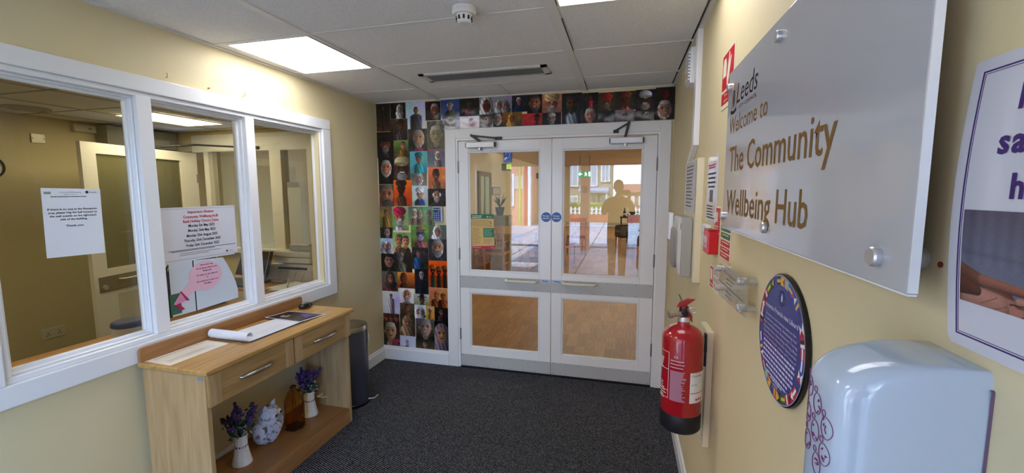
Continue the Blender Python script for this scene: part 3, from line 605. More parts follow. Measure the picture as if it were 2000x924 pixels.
# ================================================================== TABLE AND WHAT STANDS ON IT
oak = wood('oak_top', '#a47a40', '#c9a05f', 'y', .32); oakd = wood('oak_front', '#93703f', '#b8945e', 'y', .42); oaks = wood('oak_side', '#a78658', '#c4a476', 'z', .45); oaksh = wood('oak_shelf', '#8f6237', '#ab7a49', 'y', .4)
TB = emp('console_table', (-1.98, 1.94, 0), 'oak console table with two drawers and an open shelf below the reception window', 'table')
TX0, TX1, TY0, TY1, TZ = -2.172, -1.765, 1.405, 2.475, .80
obj('tabletop', MB().box(TX0, TX1, TY0, TY1, TZ - .022, TZ), oak, TB, bevel=.006, segs=3)
ups = [(TX0, 1.41, TZ), (TX0, 2.448, TZ), (TX0, 2.448, .852), (TX0, 2.444, .862), (TX0, 2.435, .867), (TX0, 1.423, .867), (TX0, 1.414, .862), (TX0, 1.41, .852)]
obj('upstand', MB().prism(ups, (.016, 0, 0)), oaksh, TB, bevel=.003)
obj('side_panel', MB().box(TX0, TX1 - .035, TY0 + .02, TY0 + .042, 0, TZ - .022), oaks, TB, bevel=.002); obj('side_panel', MB().box(TX0, TX1 - .035, TY1 - .042, TY1 - .02, 0, TZ - .022), oaks, TB, bevel=.002)
obj('shelf', MB().box(TX0, TX1 - .04, TY0 + .042, TY1 - .042, .082, .1), oaksh, TB, bevel=.002); obj('plinth', MB().box(TX1 - .055, TX1 - .037, TY0 + .042, TY1 - .042, 0, .082), oaksh, TB)
obj('drawer_rail', MB().box(TX1 - .06, TX1 - .04, TY0 + .042, TY1 - .042, .61, .778), oaksh, TB)
fx = TX1 - .035
for y0, y1 in ((TY0 + .022, 1.938), (1.944, TY1 - .022)):
    d = obj('drawer', MB().box(fx, fx + .018, y0, y1, .618, .772), oakd, TB, bevel=.004)
    obj('drawer_edge_strip', MB().box(fx + .0175, fx + .0195, y0 + .004, y0 + .060, .622, .768).box(fx + .0175, fx + .0195, y1 - .060, y1 - .004, .622, .768), oaks, d, kind='stuff')
    yc = (y0 + y1) / 2; pts = [(fx + .018, yc - .095, .695), (fx + .030, yc - .09, .695), (fx + .042, yc - .05, .697), (fx + .046, yc, .698), (fx + .042, yc + .05, .697), (fx + .030, yc + .09, .695), (fx + .018, yc + .095, .695)]
    obj('handle', MB().tube(pts, [.006, .0075, .009, .010, .009, .0075, .006], 10), steel, d, smooth=50)
obj('small_label', MB().box(TX1 - .078, TX1 - .045, TY0 + .0185, TY0 + .02, .745, .758), mat('label_grey', '#7f9098', .5), TB)
ZT = (Vector((0, 1, 0)), Vector((-1, 0, 0)), Vector((0, 0, 1)))     # seen from the room: right = +Y, up the page = -X
p1 = emp('printed_sheet', (-2.1, 1.65, TZ), 'printed white sheet lying flat on the left of the console table', 'paper')
sh = MB(); sh.prism([(-2.155, 1.43, TZ + .0002), (-1.99, 1.42, TZ + .0002), (-1.985, 1.72, TZ + .0002), (-2.145, 1.73, TZ + .0002)], (0, 0, .0008)); obj('sheet', sh, mat('sheet_cream', '#e6dccb', .5), p1)
bars((-2.13, 1.45, TZ + .001), ZT, .26, 1, .01, .004, greyink, p1); bars((-2.035, 1.45, TZ + .001), ZT, .24, 3, -.012, .0035, greyink, p1, seed=3)
cb = emp('visitor_pad', (-2.0, 1.95, TZ), 'white writing pad with its top page rolled back on the console table', 'pad')
obj('pad', MB().prism([(-2.10, 1.76, TZ + .0012), (-1.885, 1.76, TZ + .0012), (-1.87, 2.13, TZ + .0012), (-2.06, 2.15, TZ + .0012)], (0, 0, .006)), mat('pad_blue', '#39497a', .5), cb, bevel=.002)
obj('page', MB().prism([(-2.11, 1.75, TZ + .0075), (-1.885, 1.75, TZ + .0075), (-1.872, 2.128, TZ + .0075), (-2.065, 2.148, TZ + .0075)], (0, 0, .0015)), paper, cb)
rl = MB(); prof = []
for k in range(17):
    a = -PI / 2 - k * (1.62 * PI) / 16; r_ = .025 - .0004 * k; prof.append((1.755 + r_ * math.cos(a), TZ + .0345 + r_ * math.sin(a)))
vs = [(x, y, z) for x in (-2.14, -1.885) for y, z in prof]; vs += [(x, y + (1.755 - y) * .06, z + (TZ + .0345 - z) * .06) for x in (-2.14, -1.885) for y, z in prof]
n_ = len(prof); fs = []
for i in range(n_ - 1):
    fs += [(i, i + 1, n_ + i + 1, n_ + i), (2 * n_ + i, 3 * n_ + i, 3 * n_ + i + 1, 2 * n_ + i + 1), (i, 2 * n_ + i, 2 * n_ + i + 1, i + 1), (n_ + i, n_ + i + 1, 3 * n_ + i + 1, 3 * n_ + i)]
fs += [(0, n_, 3 * n_, 2 * n_), (n_ - 1, 3 * n_ - 1, 4 * n_ - 1, 2 * n_ - 1)]
rl.add(vs, fs); obj('rolled_page', rl, paper, cb, smooth=60)
bars((-1.96, 1.86, TZ + .0092), ZT, .20, 4, .02, .0025, mat('pale_print', '#a9aec2', .6), cb)
fl = emp('dark_flyer', (-2.05, 2.25, TZ), 'black and purple flyer with a white border on the console table', 'flyer')
q = [Vector((-2.145, 2.12, TZ + .0003)), Vector((-1.895, 2.17, TZ + .0003)), Vector((-1.845, 2.385, TZ + .0003)), Vector((-2.13, 2.31, TZ + .0003))]
q = [Vector((-2.150, 2.115, TZ + .012)), Vector((-1.865, 2.09, TZ + .012)), Vector((-1.850, 2.30, TZ + .0014)), Vector((-2.14, 2.30, TZ + .0014))]
obj('border', MB().prism(q, (0, 0, .0008)), paper, fl); ce = sum(q, Vector()) / 4
obj('print_field', MB().prism([ce + (p - ce) * .93 + Vector((0, 0, .0009)) for p in q], (0, 0, .0003)), mat('flyer_black', '#1d1720', .3), fl)
obj('purple_patch', MB().prism([ce + Vector((.10, -.02, .0028)), ce + Vector((.115, .05, .002)), ce + Vector((.02, .07, .0018)), ce + Vector((.0, .03, .0018))], (0, 0, .0005)), mat('flyer_purple', '#4a2f86', .3), fl)
bars(ce + Vector((-.04, -.085, .0035)), ZT, .09, 3, -.018, .008, whiteink, fl, seed=8)
ms = emp('computer_mouse', (-2.10, 2.36, TZ), 'black computer mouse at the far end of the console table', 'mouse')
obj('shell', MB().superell((-2.09, 2.40, TZ + .0185), (.032, .055, .018), .7, .9), mat('gloss_black', '#0b0b0d', .12, coat=.5), ms, smooth=True); obj('scroll_wheel', MB().cyl((-2.095, 2.375, TZ + .032), (-2.085, 2.375, TZ + .032), .006, 12), steel, ms)

# vases with lavender
woven = mat('white_woven', '#e6e4e2', .5, bump=(1, .0)); vpurple = mat('ribbon_purple', '#5a2a86', .4)
petal = mat('petal_purple', '#5d4386', .7, tint=('#3a2a5c', 30, (1, 1, 1), .35, .65)); leafm = mat('leaf_green', '#27453a', .6, tint=('#3b5a4a', 20, (1, 1, 1), .4, .6)); budw = mat('bud_white', '#d9d5cf', .6); petal2 = mat('petal_dark', '#372a45', .7)
def vase(x, y, z, lab, seed, dark):
    v = emp('flower_vase', (x, y, z), lab, 'vase', 'white vases of lavender on the shelf'); rnd = random.Random(seed); H = .165
    mb = MB(); n = 40; prof = []
    for k in range(34):
        t = k / 33; r = .024 + .026 * (1 - t) ** 1.6 + .010 * t ** 4; r += .0009 * (1 if k % 2 else -1); prof.append((r, t * H))
    vs = []
    for i, (r, h) in enumerate(prof):
        for k in range(n): rr = r + .0011 * (1 if (k % 4) < 2 else -1) * (1 if i % 2 else .3); a = 2 * PI * k / n; vs.append((x + rr * math.cos(a), y + rr * math.sin(a), z + h))
    fs = [(i * n + k, i * n + (k + 1) % n, (i + 1) * n + (k + 1) % n, (i + 1) * n + k) for i in range(33) for k in range(n)] + [tuple(range(n))[::-1]]
    mb.add(vs, fs); obj('woven_pot', mb, woven, v)
    for k in range(12):
        a = 2 * PI * k / 12; zz = z + H * .62; rr = .0295
        obj('ribbon_weave', MB().obox((x + rr * math.cos(a), y + rr * math.sin(a), zz), (-math.sin(a), math.cos(a), 0), (0, 0, 1), (math.cos(a), math.sin(a), 0), .010, .011, .004), vpurple, v)
    top = Vector((x, y, z + H - .02)); stm = MB(); lm = MB(); wm = MB()
    for s in range(15):
        a = rnd.uniform(0, 2 * PI); sp = rnd.uniform(.02, .085); h = rnd.uniform(.09, .175)
        if s < 3: sp = .09; a = (-1.7, 1.2, -1.2)[s]; h = (.15, .14, .10)[s]
        tip = top + Vector((math.cos(a) * sp * .8, math.sin(a) * sp, h)); mid = top + (tip - top) * .5 + Vector((0, 0, .015))
        stm.tube([top, mid, tip], .0016, 5)
        fm = MB()                                  # one blossom spike
        for k in range(26):
            t = k / 25; p = mid + (tip - mid) * (.35 + .75 * t) + Vector([rnd.uniform(-1, 1) * .017 * (1.15 - t) for _ in range(3)])
            d = Vector([rnd.uniform(-1, 1) for _ in range(3)]).normalized(); e = d.orthogonal().normalized(); w = .0105
            f_ = d.cross(e) * .003
            fm.add([p - d * w, p + e * w * .7 + f_, p + d * w, p - e * w * .7 + f_, p + f_ * 2.5], [(0, 1, 4), (1, 2, 4), (2, 3, 4), (3, 0, 4), (0, 3, 2, 1)])
        obj('blossom_spike', fm, petal2 if (dark and s % 3 == 0) else petal, v)
    for k in range(95):
        a = rnd.uniform(0, 2 * PI); sp = rnd.uniform(.01, .065); h = rnd.uniform(.0, .085); p = top + Vector((math.cos(a) * sp, math.sin(a) * sp, .01 + h)); d = (p - top + Vector((0, 0, .02))).normalized(); e = d.cross(Vector((rnd.uniform(-1, 1), rnd.uniform(-1, 1), rnd.uniform(-1, 1)))).normalized()
        l = rnd.uniform(.015, .03); lm.add([p - d * l * .5, p + e * .008 + Vector((0, 0, .001)), p + d * l, p - e * .008, p + Vector((0, 0, -.001))], [(0, 1, 2, 3), (0, 4, 1), (1, 4, 2), (2, 4, 3), (3, 4, 0)])
    for k in range(14):
        a = rnd.uniform(-1.2, 1.2); p = top + Vector((abs(math.cos(a)) * .05, math.sin(a) * .055, rnd.uniform(.01, .10))); wm.superell(p, (.004, .004, .003), 1, 1, 6, 4)
    obj('stems', stm, leafm, v, kind='stuff'); obj('foliage', lm, leafm, v, kind='stuff'); obj('white_buds', wm, budw, v, kind='stuff')
    return v
vase(-2.008, 1.765, .1006, 'white woven vase of dark lavender left of the owl on the table shelf', 3, True)
vv = vase(-2.010, 2.297, .1006, 'white woven vase of purple lavender behind the amber bottle on the table shelf', 9, False)
obj('raffia_bow', MB().tube([(-1.985, 2.34, .21), (-1.965, 2.37, .19), (-1.955, 2.395, .185)], .003, 6).tube([(-1.985, 2.34, .205), (-1.96, 2.36, .225), (-1.965, 2.375, .21), (-1.985, 2.34, .205)], .0025, 6), mat('raffia', '#cbb68a', .7), vv, kind='stuff')
# owl
ow = emp('owl_figurine', (-2.03, 1.965, .1), 'whitewashed carved owl figurine between the near vase and the amber bottle', 'figurine')
owm = mat('whitewash', '#c9c7d0', .8, bump=(60, .6), tint=('#6d5f5c', 38, (1, 1, 1), .52, .66)); ca, sa = math.cos(.25), math.sin(.25)
OC = Vector((-2.025, 1.965, .1006))
def owp(f, s, h): return OC + Vector((f * ca - s * sa, f * sa + s * ca, h))     # forward, side, height
bd = MB(); nu, nv = 40, 30; vs = []
for j in range(nv + 1):
    t = j / nv; h = .0 + .225 * t
    r = .075 * math.sin(min(1, (t * 1.12 + .14)) * PI * .62) ** .8 if t < .62 else .075 * (.80 - .9 * max(0, t - .78) ** 1.2 - .10 * (t - .62))
    r = max(r, .012)
    if t > .93: r *= math.sqrt(max(.02, 1 - ((t - .93) / .075) ** 2))
    for i in range(nu): a = 2 * PI * i / nu; lean = .018 * (1 - t); vs.append(owp(r * .95 * math.cos(a) + .012 - lean, r * math.sin(a), h))
bd.add(vs, [(j * nu + i, j * nu + (i + 1) % nu, (j + 1) * nu + (i + 1) % nu, (j + 1) * nu + i) for j in range(nv) for i in range(nu)] + [tuple(range(nu))[::-1], tuple(nv * nu + i for i in range(nu))])
obj('body', bd, owm, ow, smooth=True)
ft = MB(); rnd = random.Random(5)
for j in range(9):
    t = .08 + j * .062; r = .075 * math.sin(min(1, (t * 1.12 + .14)) * PI * .62) ** .8 if t < .62 else .06
    for i in range(15):
        a = -1.75 + (i + .5 * (j % 2)) * 3.5 / 14; p = owp(r * .97 * math.cos(a) + .012 - .018 * (1 - t), r * 1.0 * math.sin(a), .225 * t)
        out = (p - owp(0, 0, .225 * t)).normalized(); ft.superell(p, (.0095, .0095, .0105), 1, 1, 8, 5)
obj('feathers', ft, owm, ow, kind='stuff', smooth=True)
for s in (-1, 1):
    obj('wing', MB().superell(owp(-.012, s * .066, .085), (.05, .02, .062), 1, 1, 20, 12), owm, ow, smooth=True)
    obj('ear_tuft', MB().tube([owp(.01, s * .032, .205), owp(.016, s * .043, .232), owp(.022, s * .050, .250)], [.020, .013, .002], 8), owm, ow, smooth=True)
    obj('eye_ring', MB().superell(owp(.055, s * .025, .178), (.014, .020, .020), 1, 1, 16, 10), mat('whitewash_plain', '#d3d0d6', .7, bump=(50, .3)), ow, smooth=True)
    obj('eye', MB().superell(owp(.069, s * .025, .178), (.006, .008, .008), 1, 1, 12, 8), mat('dark_brown', '#2b211d', .4), ow, smooth=True)
obj('beak', MB().tube([owp(.062, 0, .170), owp(.078, 0, .156), owp(.074, 0, .145)], [.009, .006, .001], 8), mat('whitewash_dark', '#8f8a90', .7), ow, smooth=True)
# amber bottle / lantern
am = emp('amber_bottle', (-1.99, 2.135, .1), 'faceted amber glass bottle with dark edges on the shelf', 'bottle')
ag = glass('amber_glass', (.95, .66, .20), 1.2); c = Vector((-1.99, 2.14, .1006)); N = 6
pr_ = [(.058, .004), (.060, .012), (.060, .165), (.057, .18), (.034, .232), (.017, .250), (.015, .268)]
def hexp(r, h, k): a = 2 * PI * k / N + .35; return c + Vector((r * math.cos(a), r * math.sin(a), h))
for k in range(N):
    mb = MB(); 
    for i in range(len(pr_) - 1):
        mb.add([hexp(pr_[i][0], pr_[i][1], k), hexp(pr_[i][0], pr_[i][1], k + 1), hexp(pr_[i + 1][0], pr_[i + 1][1], k + 1), hexp(pr_[i + 1][0], pr_[i + 1][1], k)], [(0, 1, 2, 3)])
    obj('glass_facet', mb, ag, am)
    obj('edge', MB().tube([hexp(r, h, k) for r, h in pr_], .0016, 6), mat('bronze', '#3b2413', .4, metal=.5), am)
obj('base', MB().lathe([(.057, 0), (.060, .004), (.058, .010), (0, .010)], c, 6), MATS['bronze'], am); obj('lip', MB().lathe([(.017, .264), (.020, .268), (.017, .274), (.012, .272)], c, 18, cap=False), MATS['bronze'], am)
# waste bin
bn = emp('pedal_bin', (-1.965, 2.69, 0), 'dark grey pedal bin with a steel lid beside the console table', 'bin'); c = (-1.965, 2.69, 0); bg_ = mat('bin_slate', '#43434e', .35, metal=.3)
obj('base_ring', MB().lathe([(.128, 0), (.132, .004), (.132, .022), (.126, .026)], c, 48), black, bn, smooth=30)
obj('body', MB().lathe([(.126, .024), (.127, .03), (.127, .565), (.124, .572)], c, 48), bg_, bn, smooth=30)
obj('lid', MB().lathe([(.130, .570), (.131, .592), (.126, .604), (.10, .612), (0, .618)], c, 48), mat('lid_steel', '#9b968c', .3, metal=1), bn, smooth=30)
obj('pedal', MB().tube([(-1.86, 2.70, .03), (-1.80, 2.735, .03), (-1.788, 2.76, .045)], .006, 8), steel, bn)
a0 = math.atan2(-.30, 1)
lbm = MB()
for k in range(5): 
    a = .38 + k * .08; b_ = a + .08; lbm.add([(c[0] + .1278 * math.cos(t_), c[1] + .1278 * math.sin(t_), z_) for t_, z_ in ((a, .36), (b_, .36), (b_, .455), (a, .455))], [(0, 1, 2, 3)])
obj('care_label', lbm, paper, bn); obj('hinge_clip', MB().box(-1.858, -1.848, 2.745, 2.765, .47, .53), steel, bn)

# ================================================================== PORTRAIT PRINTS ON THE BACK WALL
# x0 x1 z0 z1 (metres) | background top, bottom | skin hair style beard clothing | head cx cy half-height shoulders [people] | label
PRINTS = '''
-2.195 -2.053 2.131 2.378|222 532|865 111 s - 333|.5 .84 .06 .13|portrait print of a man in a long grey coat, top left corner of the wall
-2.051 -1.897 2.239 2.378|222 111|a98 dcc f - ddd|.6 .6 .2 .3|dark portrait print of a pale veiled figure beside the white T-shirt photo
-1.899 -1.709 2.141 2.378|cce dde|a75 332 s - 445|.52 .68 .12 .34|print of a man with folded arms in a grey T-shirt on white
-1.708 -1.564 2.210 2.373|311 222|953 bbb s - 222|.6 .55 .25 .3|print of a white-haired face on dark red, left of the blue background man
-1.562 -1.388 2.132 2.378|358 347|b87 ccc b ccc 553|.5 .8 .13 .3|print of a balding white-bearded man against blue, hands at his chin
-2.057 -1.884 2.048 2.238|443 322|743 432 h - 545|.62 .68 .2 .32|print of a man in a brown felt hat bowing his head
-1.881 -1.697 1.947 2.143|322 333|c97 aaa l - 935|.55 .6 .28 .3|print of a smiling grey-haired woman above the teal turban photo
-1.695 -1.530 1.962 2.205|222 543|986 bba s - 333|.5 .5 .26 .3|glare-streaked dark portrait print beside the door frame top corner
-2.195 -2.028 1.899 2.128|211 112|842 111 c 999 333|.5 .52 .24 .34|print of a bearded man in a dark knitted cap
-2.032 -1.870 1.902 2.047|794 332|c86 543 s - 863|.6 .7 .18 .3|print of a man in a garden with yellow leaves
-1.869 -1.704 1.755 1.946|6bb 499|a65 277 t - 3aa|.5 .68 .17 .3|print of a laughing woman in a teal turban on turquoise
-1.701 -1.531 1.806 1.962|656 889|b97 eee l - 988|.6 .66 .17 .25|print of a white-haired woman seated against mauve
-2.190 -2.033 1.658 1.899|111 111|c86 bbb l - 322|.5 .62 .22 .28|print of a silver-haired woman laughing on black
-2.033 -1.870 1.694 1.902|544 433|532 dc9 c ccc 543|.5 .5 .38 .4|close-up print of a moustached man in a cream flat cap
-1.873 -1.708 1.642 1.755|665 887|c98 ccc l - 99a|.55 .55 .33 .35|small print of a white-haired person above the blue shirt photo
-1.694 -1.530 1.615 1.806|e85 a53|742 321 s - 964|.45 .66 .2 .3|print of a figure in feathers before an orange sunset
-2.191 -2.042 1.454 1.656|533 644|b75 776 s 666 754|.52 .52 .4 .45|close-up print of a grinning man with a thick grey moustache
-2.041 -1.858 1.458 1.694|e72 b31|411 321 t - 643|.42 .7 .2 .32|print of a turbaned woman in profile on orange
-1.859 -1.706 1.464 1.642|cdd 99a|c87 eee t - 248|.5 .6 .2 .38|print of a smiling man in a white turban and blue shirt
-1.702 -1.531 1.458 1.616|222 321|b86 ddd b ddd 333|.5 .62 .26 .33|print of a balding white-bearded man under the orange sunset photo
-2.195 -2.065 1.257 1.454|764 874|a74 542 s - 973|.5 .7 .14 .34|print of a person in mustard patterned cloth
-2.065 -1.899 1.236 1.455|9b8 674|b75 c25 t eee dde|.45 .56 .26 .38|print of a white-bearded man in a magenta turban
-1.899 -1.756 1.287 1.456|576 886|ca8 eee l - a87|.4 .66 .18 .25 2|print of a white-haired woman beside a girl
-1.756 -1.639 1.289 1.457|797 675|987 887 s - 786|.5 .6 .18 .3|mottled green print left of the keypad
-2.195 -2.064 1.159 1.260|222 222|b86 999 s 999 444|.55 .5 .32 .35|small dark print of a grey-bearded man left of the couple
-2.068 -1.880 1.031 1.217|8a6 cdb|c86 765 s - 854|.35 .6 .24 .3 2|print of a grey-haired man and dark-haired woman on green
-1.879 -1.705 1.083 1.289|6a4 452|557 a85 c dde a66|.55 .64 .24 .4|print of a tall white-bearded man in a tan cap on green
-1.704 -1.530 1.163 1.292|575 665|a75 eee f - b98|.5 .55 .3 .33|print of a woman in a white headscarf in a crowd
-2.195 -2.062 1.016 1.159|9bc dcc|c98 eef f - ddd|.3 .5 .22 .25 2|print of two white-veiled women on pale blue
-2.195 -2.059 0.844 1.016|111 111|a76 322 l - 332|.6 .6 .3 .3|dark print of a broad-faced man with swept hair
-2.059 -1.876 0.844 1.039|222 322|877 776 t - 665|.35 .72 .18 .35|print of a crouching figure in grey wraps
-1.875 -1.710 0.880 1.083|211 332|965 433 s - 258|.4 .72 .14 .34|print of a person in blue robes seated on dark red
-1.708 -1.530 0.967 1.163|323 333|b86 aaa l aaa 345|.5 .62 .29 .34|print of a curly grey-haired smiling man near the door frame
-2.195 -2.028 0.659 0.848|665 533|a65 433 f - 733|.55 .66 .22 .36|print of a woman in a brick red shawl
-2.028 -1.852 0.696 0.846|e83 632|843 732 l - 532|.35 .66 .24 .3|print of a long-haired woman before a low orange sun
-1.852 -1.715 0.650 0.884|112 223|a87 bbb s ccc 223|.5 .76 .13 .3|print of a standing man in a black robe with white edging
-1.720 -1.527 0.717 0.967|e61 b21|421 b62 t - 343|.25 .66 .13 .16 3|print of three turbaned women on a fiery red sky
-2.195 -2.014 0.436 0.658|ddd ccd|875 554 s - bab|.5 .8 .09 .22|print of a robed figure standing against white
-2.012 -1.866 0.554 0.697|eee ddd|c86 ca9 b ddd 998|.5 .55 .33 .4|print of a bald man with glasses and white beard
-1.868 -1.703 0.536 0.650|bba 886|643 223 h - 258|.5 .55 .28 .36|print of a man in a dark blue hat and shirt
-1.712 -1.531 0.533 0.714|c85 963|b75 864 b - b63|.4 .66 .17 .33 2|print of two monks in orange robes
-2.192 -2.023 0.365 0.443|433 622|a65 722 t - 733|.2 .45 .3 .18 3|narrow print of a row of red-capped faces
-2.013 -1.865 0.439 0.554|654 432|954 443 s - 853|.5 .62 .25 .3|small brown print of a seated person in ochre
-1.862 -1.749 0.417 0.547|ddd dde|a87 eee f - 444|.3 .5 .22 .25 2|small print of a couple in white and grey on white
-1.749 -1.662 0.417 0.541|da5 c94|965 ccc s - c83|.5 .66 .17 .3|small print of an elderly person on mustard yellow
-1.662 -1.529 0.402 0.538|222 211|854 332 s - 433|.5 .66 .18 .3|small dark print of a child near the door frame
-2.195 -2.021 0.125 0.372|322 221|c97 ccb s - ccb|.42 .58 .28 .42|print of a stern white-haired man in a pale shirt, bottom left
-2.018 -1.861 0.238 0.443|332 543|a76 a86 f - a86|.5 .62 .24 .4|print of a woman wrapped in a tan headscarf
-1.855 -1.664 0.220 0.424|665 221|b98 999 s - 334|.5 .56 .34 .42|close-up print of a grey-haired frowning man
-1.666 -1.523 0.127 0.405|111 222|b86 878 f - 344|.5 .56 .25 .42|print of a woman in a dark veil at the bottom right
-2.113 -1.930 0.076 0.194|a45 544|b87 433 s - c88|.5 .4 .3 .4|small reddish print lowest in the column
-1.859 -1.667 0.127 0.220|333 653|b86 443 s - 346|.5 .5 .3 .4|small print of hands and a bearded face under the frowning man
-2.023 -1.865 0.136 0.238|ccd dde|dcd cce s - bbc|.5 .4 .2 .3|blank pale print between the two bottom portraits
-1.388 -1.208 2.231 2.378|222 211|643 332 t - 733|.5 .72 .18 .3|print of a figure hung with beads, top strip
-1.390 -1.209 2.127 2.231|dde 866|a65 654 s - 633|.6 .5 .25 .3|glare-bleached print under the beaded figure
-1.208 -1.079 2.239 2.378|999 666|732 ddd f - 333|.5 .55 .36 .4|print of a woman in a spotted black and white headscarf
-1.209 -1.086 2.124 2.239|433 322|b98 332 s 987 322|.4 .6 .3 .3|dark print of a curly-bearded man in the lower row
-1.079 -0.922 2.240 2.378|99a 778|965 bbb f - 999|.3 .5 .22 .28 2|print of a veiled woman beside a man in a white cap
-1.086 -1.006 2.123 2.246|322 221|a87 bbb l - 433|.5 .6 .28 .3|print of a wavy-haired face in the lower row
-0.922 -0.793 2.245 2.378|112 123|a65 ddd s - 135|.45 .66 .17 .32|print of a white-haired person lit blue with bright dots
-0.793 -0.668 2.227 2.378|211 221|b75 444 l 766 544|.5 .55 .34 .4|print of a laughing long-haired man beside the tan turban
-1.006 -0.835 2.122 2.246|862 432|954 c93 f - 643|.5 .6 .26 .36|print of a woman in a yellow headscarf in the lower row
-0.835 -0.667 2.123 2.228|c33 a23|622 211 h - 632|.75 .6 .24 .25|red print of a figure in a black hat
-0.668 -0.506 2.226 2.374|b86 965|b65 db8 t ccc 964|.5 .5 .36 .4|print of a smiling man in a large tan turban
-0.667 -0.510 2.125 2.226|223 333|a87 ddd c bbb 443|.5 .52 .34 .4|print of a bearded man in a pale cap under the tan turban
-0.506 -0.346 2.125 2.372|222 334|643 433 s 443 abc|.5 .66 .2 .34|tall print of a dark-skinned man with a heavy moustache
-0.347 -0.218 2.241 2.366|322 221|733 432 s - b34|.5 .7 .14 .22|print of a small figure in a red dress
-0.345 -0.218 2.128 2.250|222 433|c98 ccb s - 444|.5 .5 .36 .4|print of a weathered white-haired man in the lower strip
-0.218 -0.089 2.220 2.360|543 332|843 b32 t 998 765|.5 .5 .28 .38|print of a white-bearded man in a red turban
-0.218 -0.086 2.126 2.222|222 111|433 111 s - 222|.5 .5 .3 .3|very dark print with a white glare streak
-0.089 0.065 2.221 2.361|332 433|732 843 t - c74|.5 .56 .28 .35|print of a woman in profile with orange shawl
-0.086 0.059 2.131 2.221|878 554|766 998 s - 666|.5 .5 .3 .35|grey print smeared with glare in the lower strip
0.065 0.214 2.206 2.366|223 322|532 eee c ccc 433|.48 .5 .33 .36|print of a man in a white skullcap and white beard
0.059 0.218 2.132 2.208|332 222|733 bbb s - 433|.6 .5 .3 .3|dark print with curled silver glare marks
0.212 0.353 2.277 2.374|211 111|722 422 s - 322|.5 .5 .3 .3|dark print of a red-lit face, top right corner of the wall
0.207 0.353 2.132 2.278|222 211|b87 dcc l - 655|.5 .56 .34 .38|print of a white-haired woman at the right end of the strip
'''
pm = bpy.data.materials.new('glossy_print'); pm.use_nodes = True; _n = pm.node_tree.nodes; _L = pm.node_tree.links; _b = _n['Principled BSDF']
_a = _n.new('ShaderNodeAttribute'); _a.attribute_name = 'print'; _L.new(_a.outputs['Color'], _b.inputs['Base Color']); _b.inputs['Roughness'].default_value = .14
_t = _n.new('ShaderNodeTexCoord'); _z = _n.new('ShaderNodeTexNoise'); _z.inputs['Scale'].default_value = 9; _z.inputs['Detail'].default_value = 1; _bp = _n.new('ShaderNodeBump'); _bp.inputs['Strength'].default_value = .25; _bp.inputs['Distance'].default_value = .02
_L.new(_t.outputs['Object'], _z.inputs['Vector']); _L.new(_z.outputs['Fac'], _bp.inputs['Height']); _L.new(_bp.outputs[0], _b.inputs['Normal'])
def srgb(h): h = ''.join(a * 2 for a in h) if len(h) == 3 else h; return np.array([int(h[i:i + 2], 16) / 255 for i in (0, 2, 4)])
def tolin(a): return np.where(a <= .04045, a / 12.92, ((a + .055) / 1.055) ** 2.4)
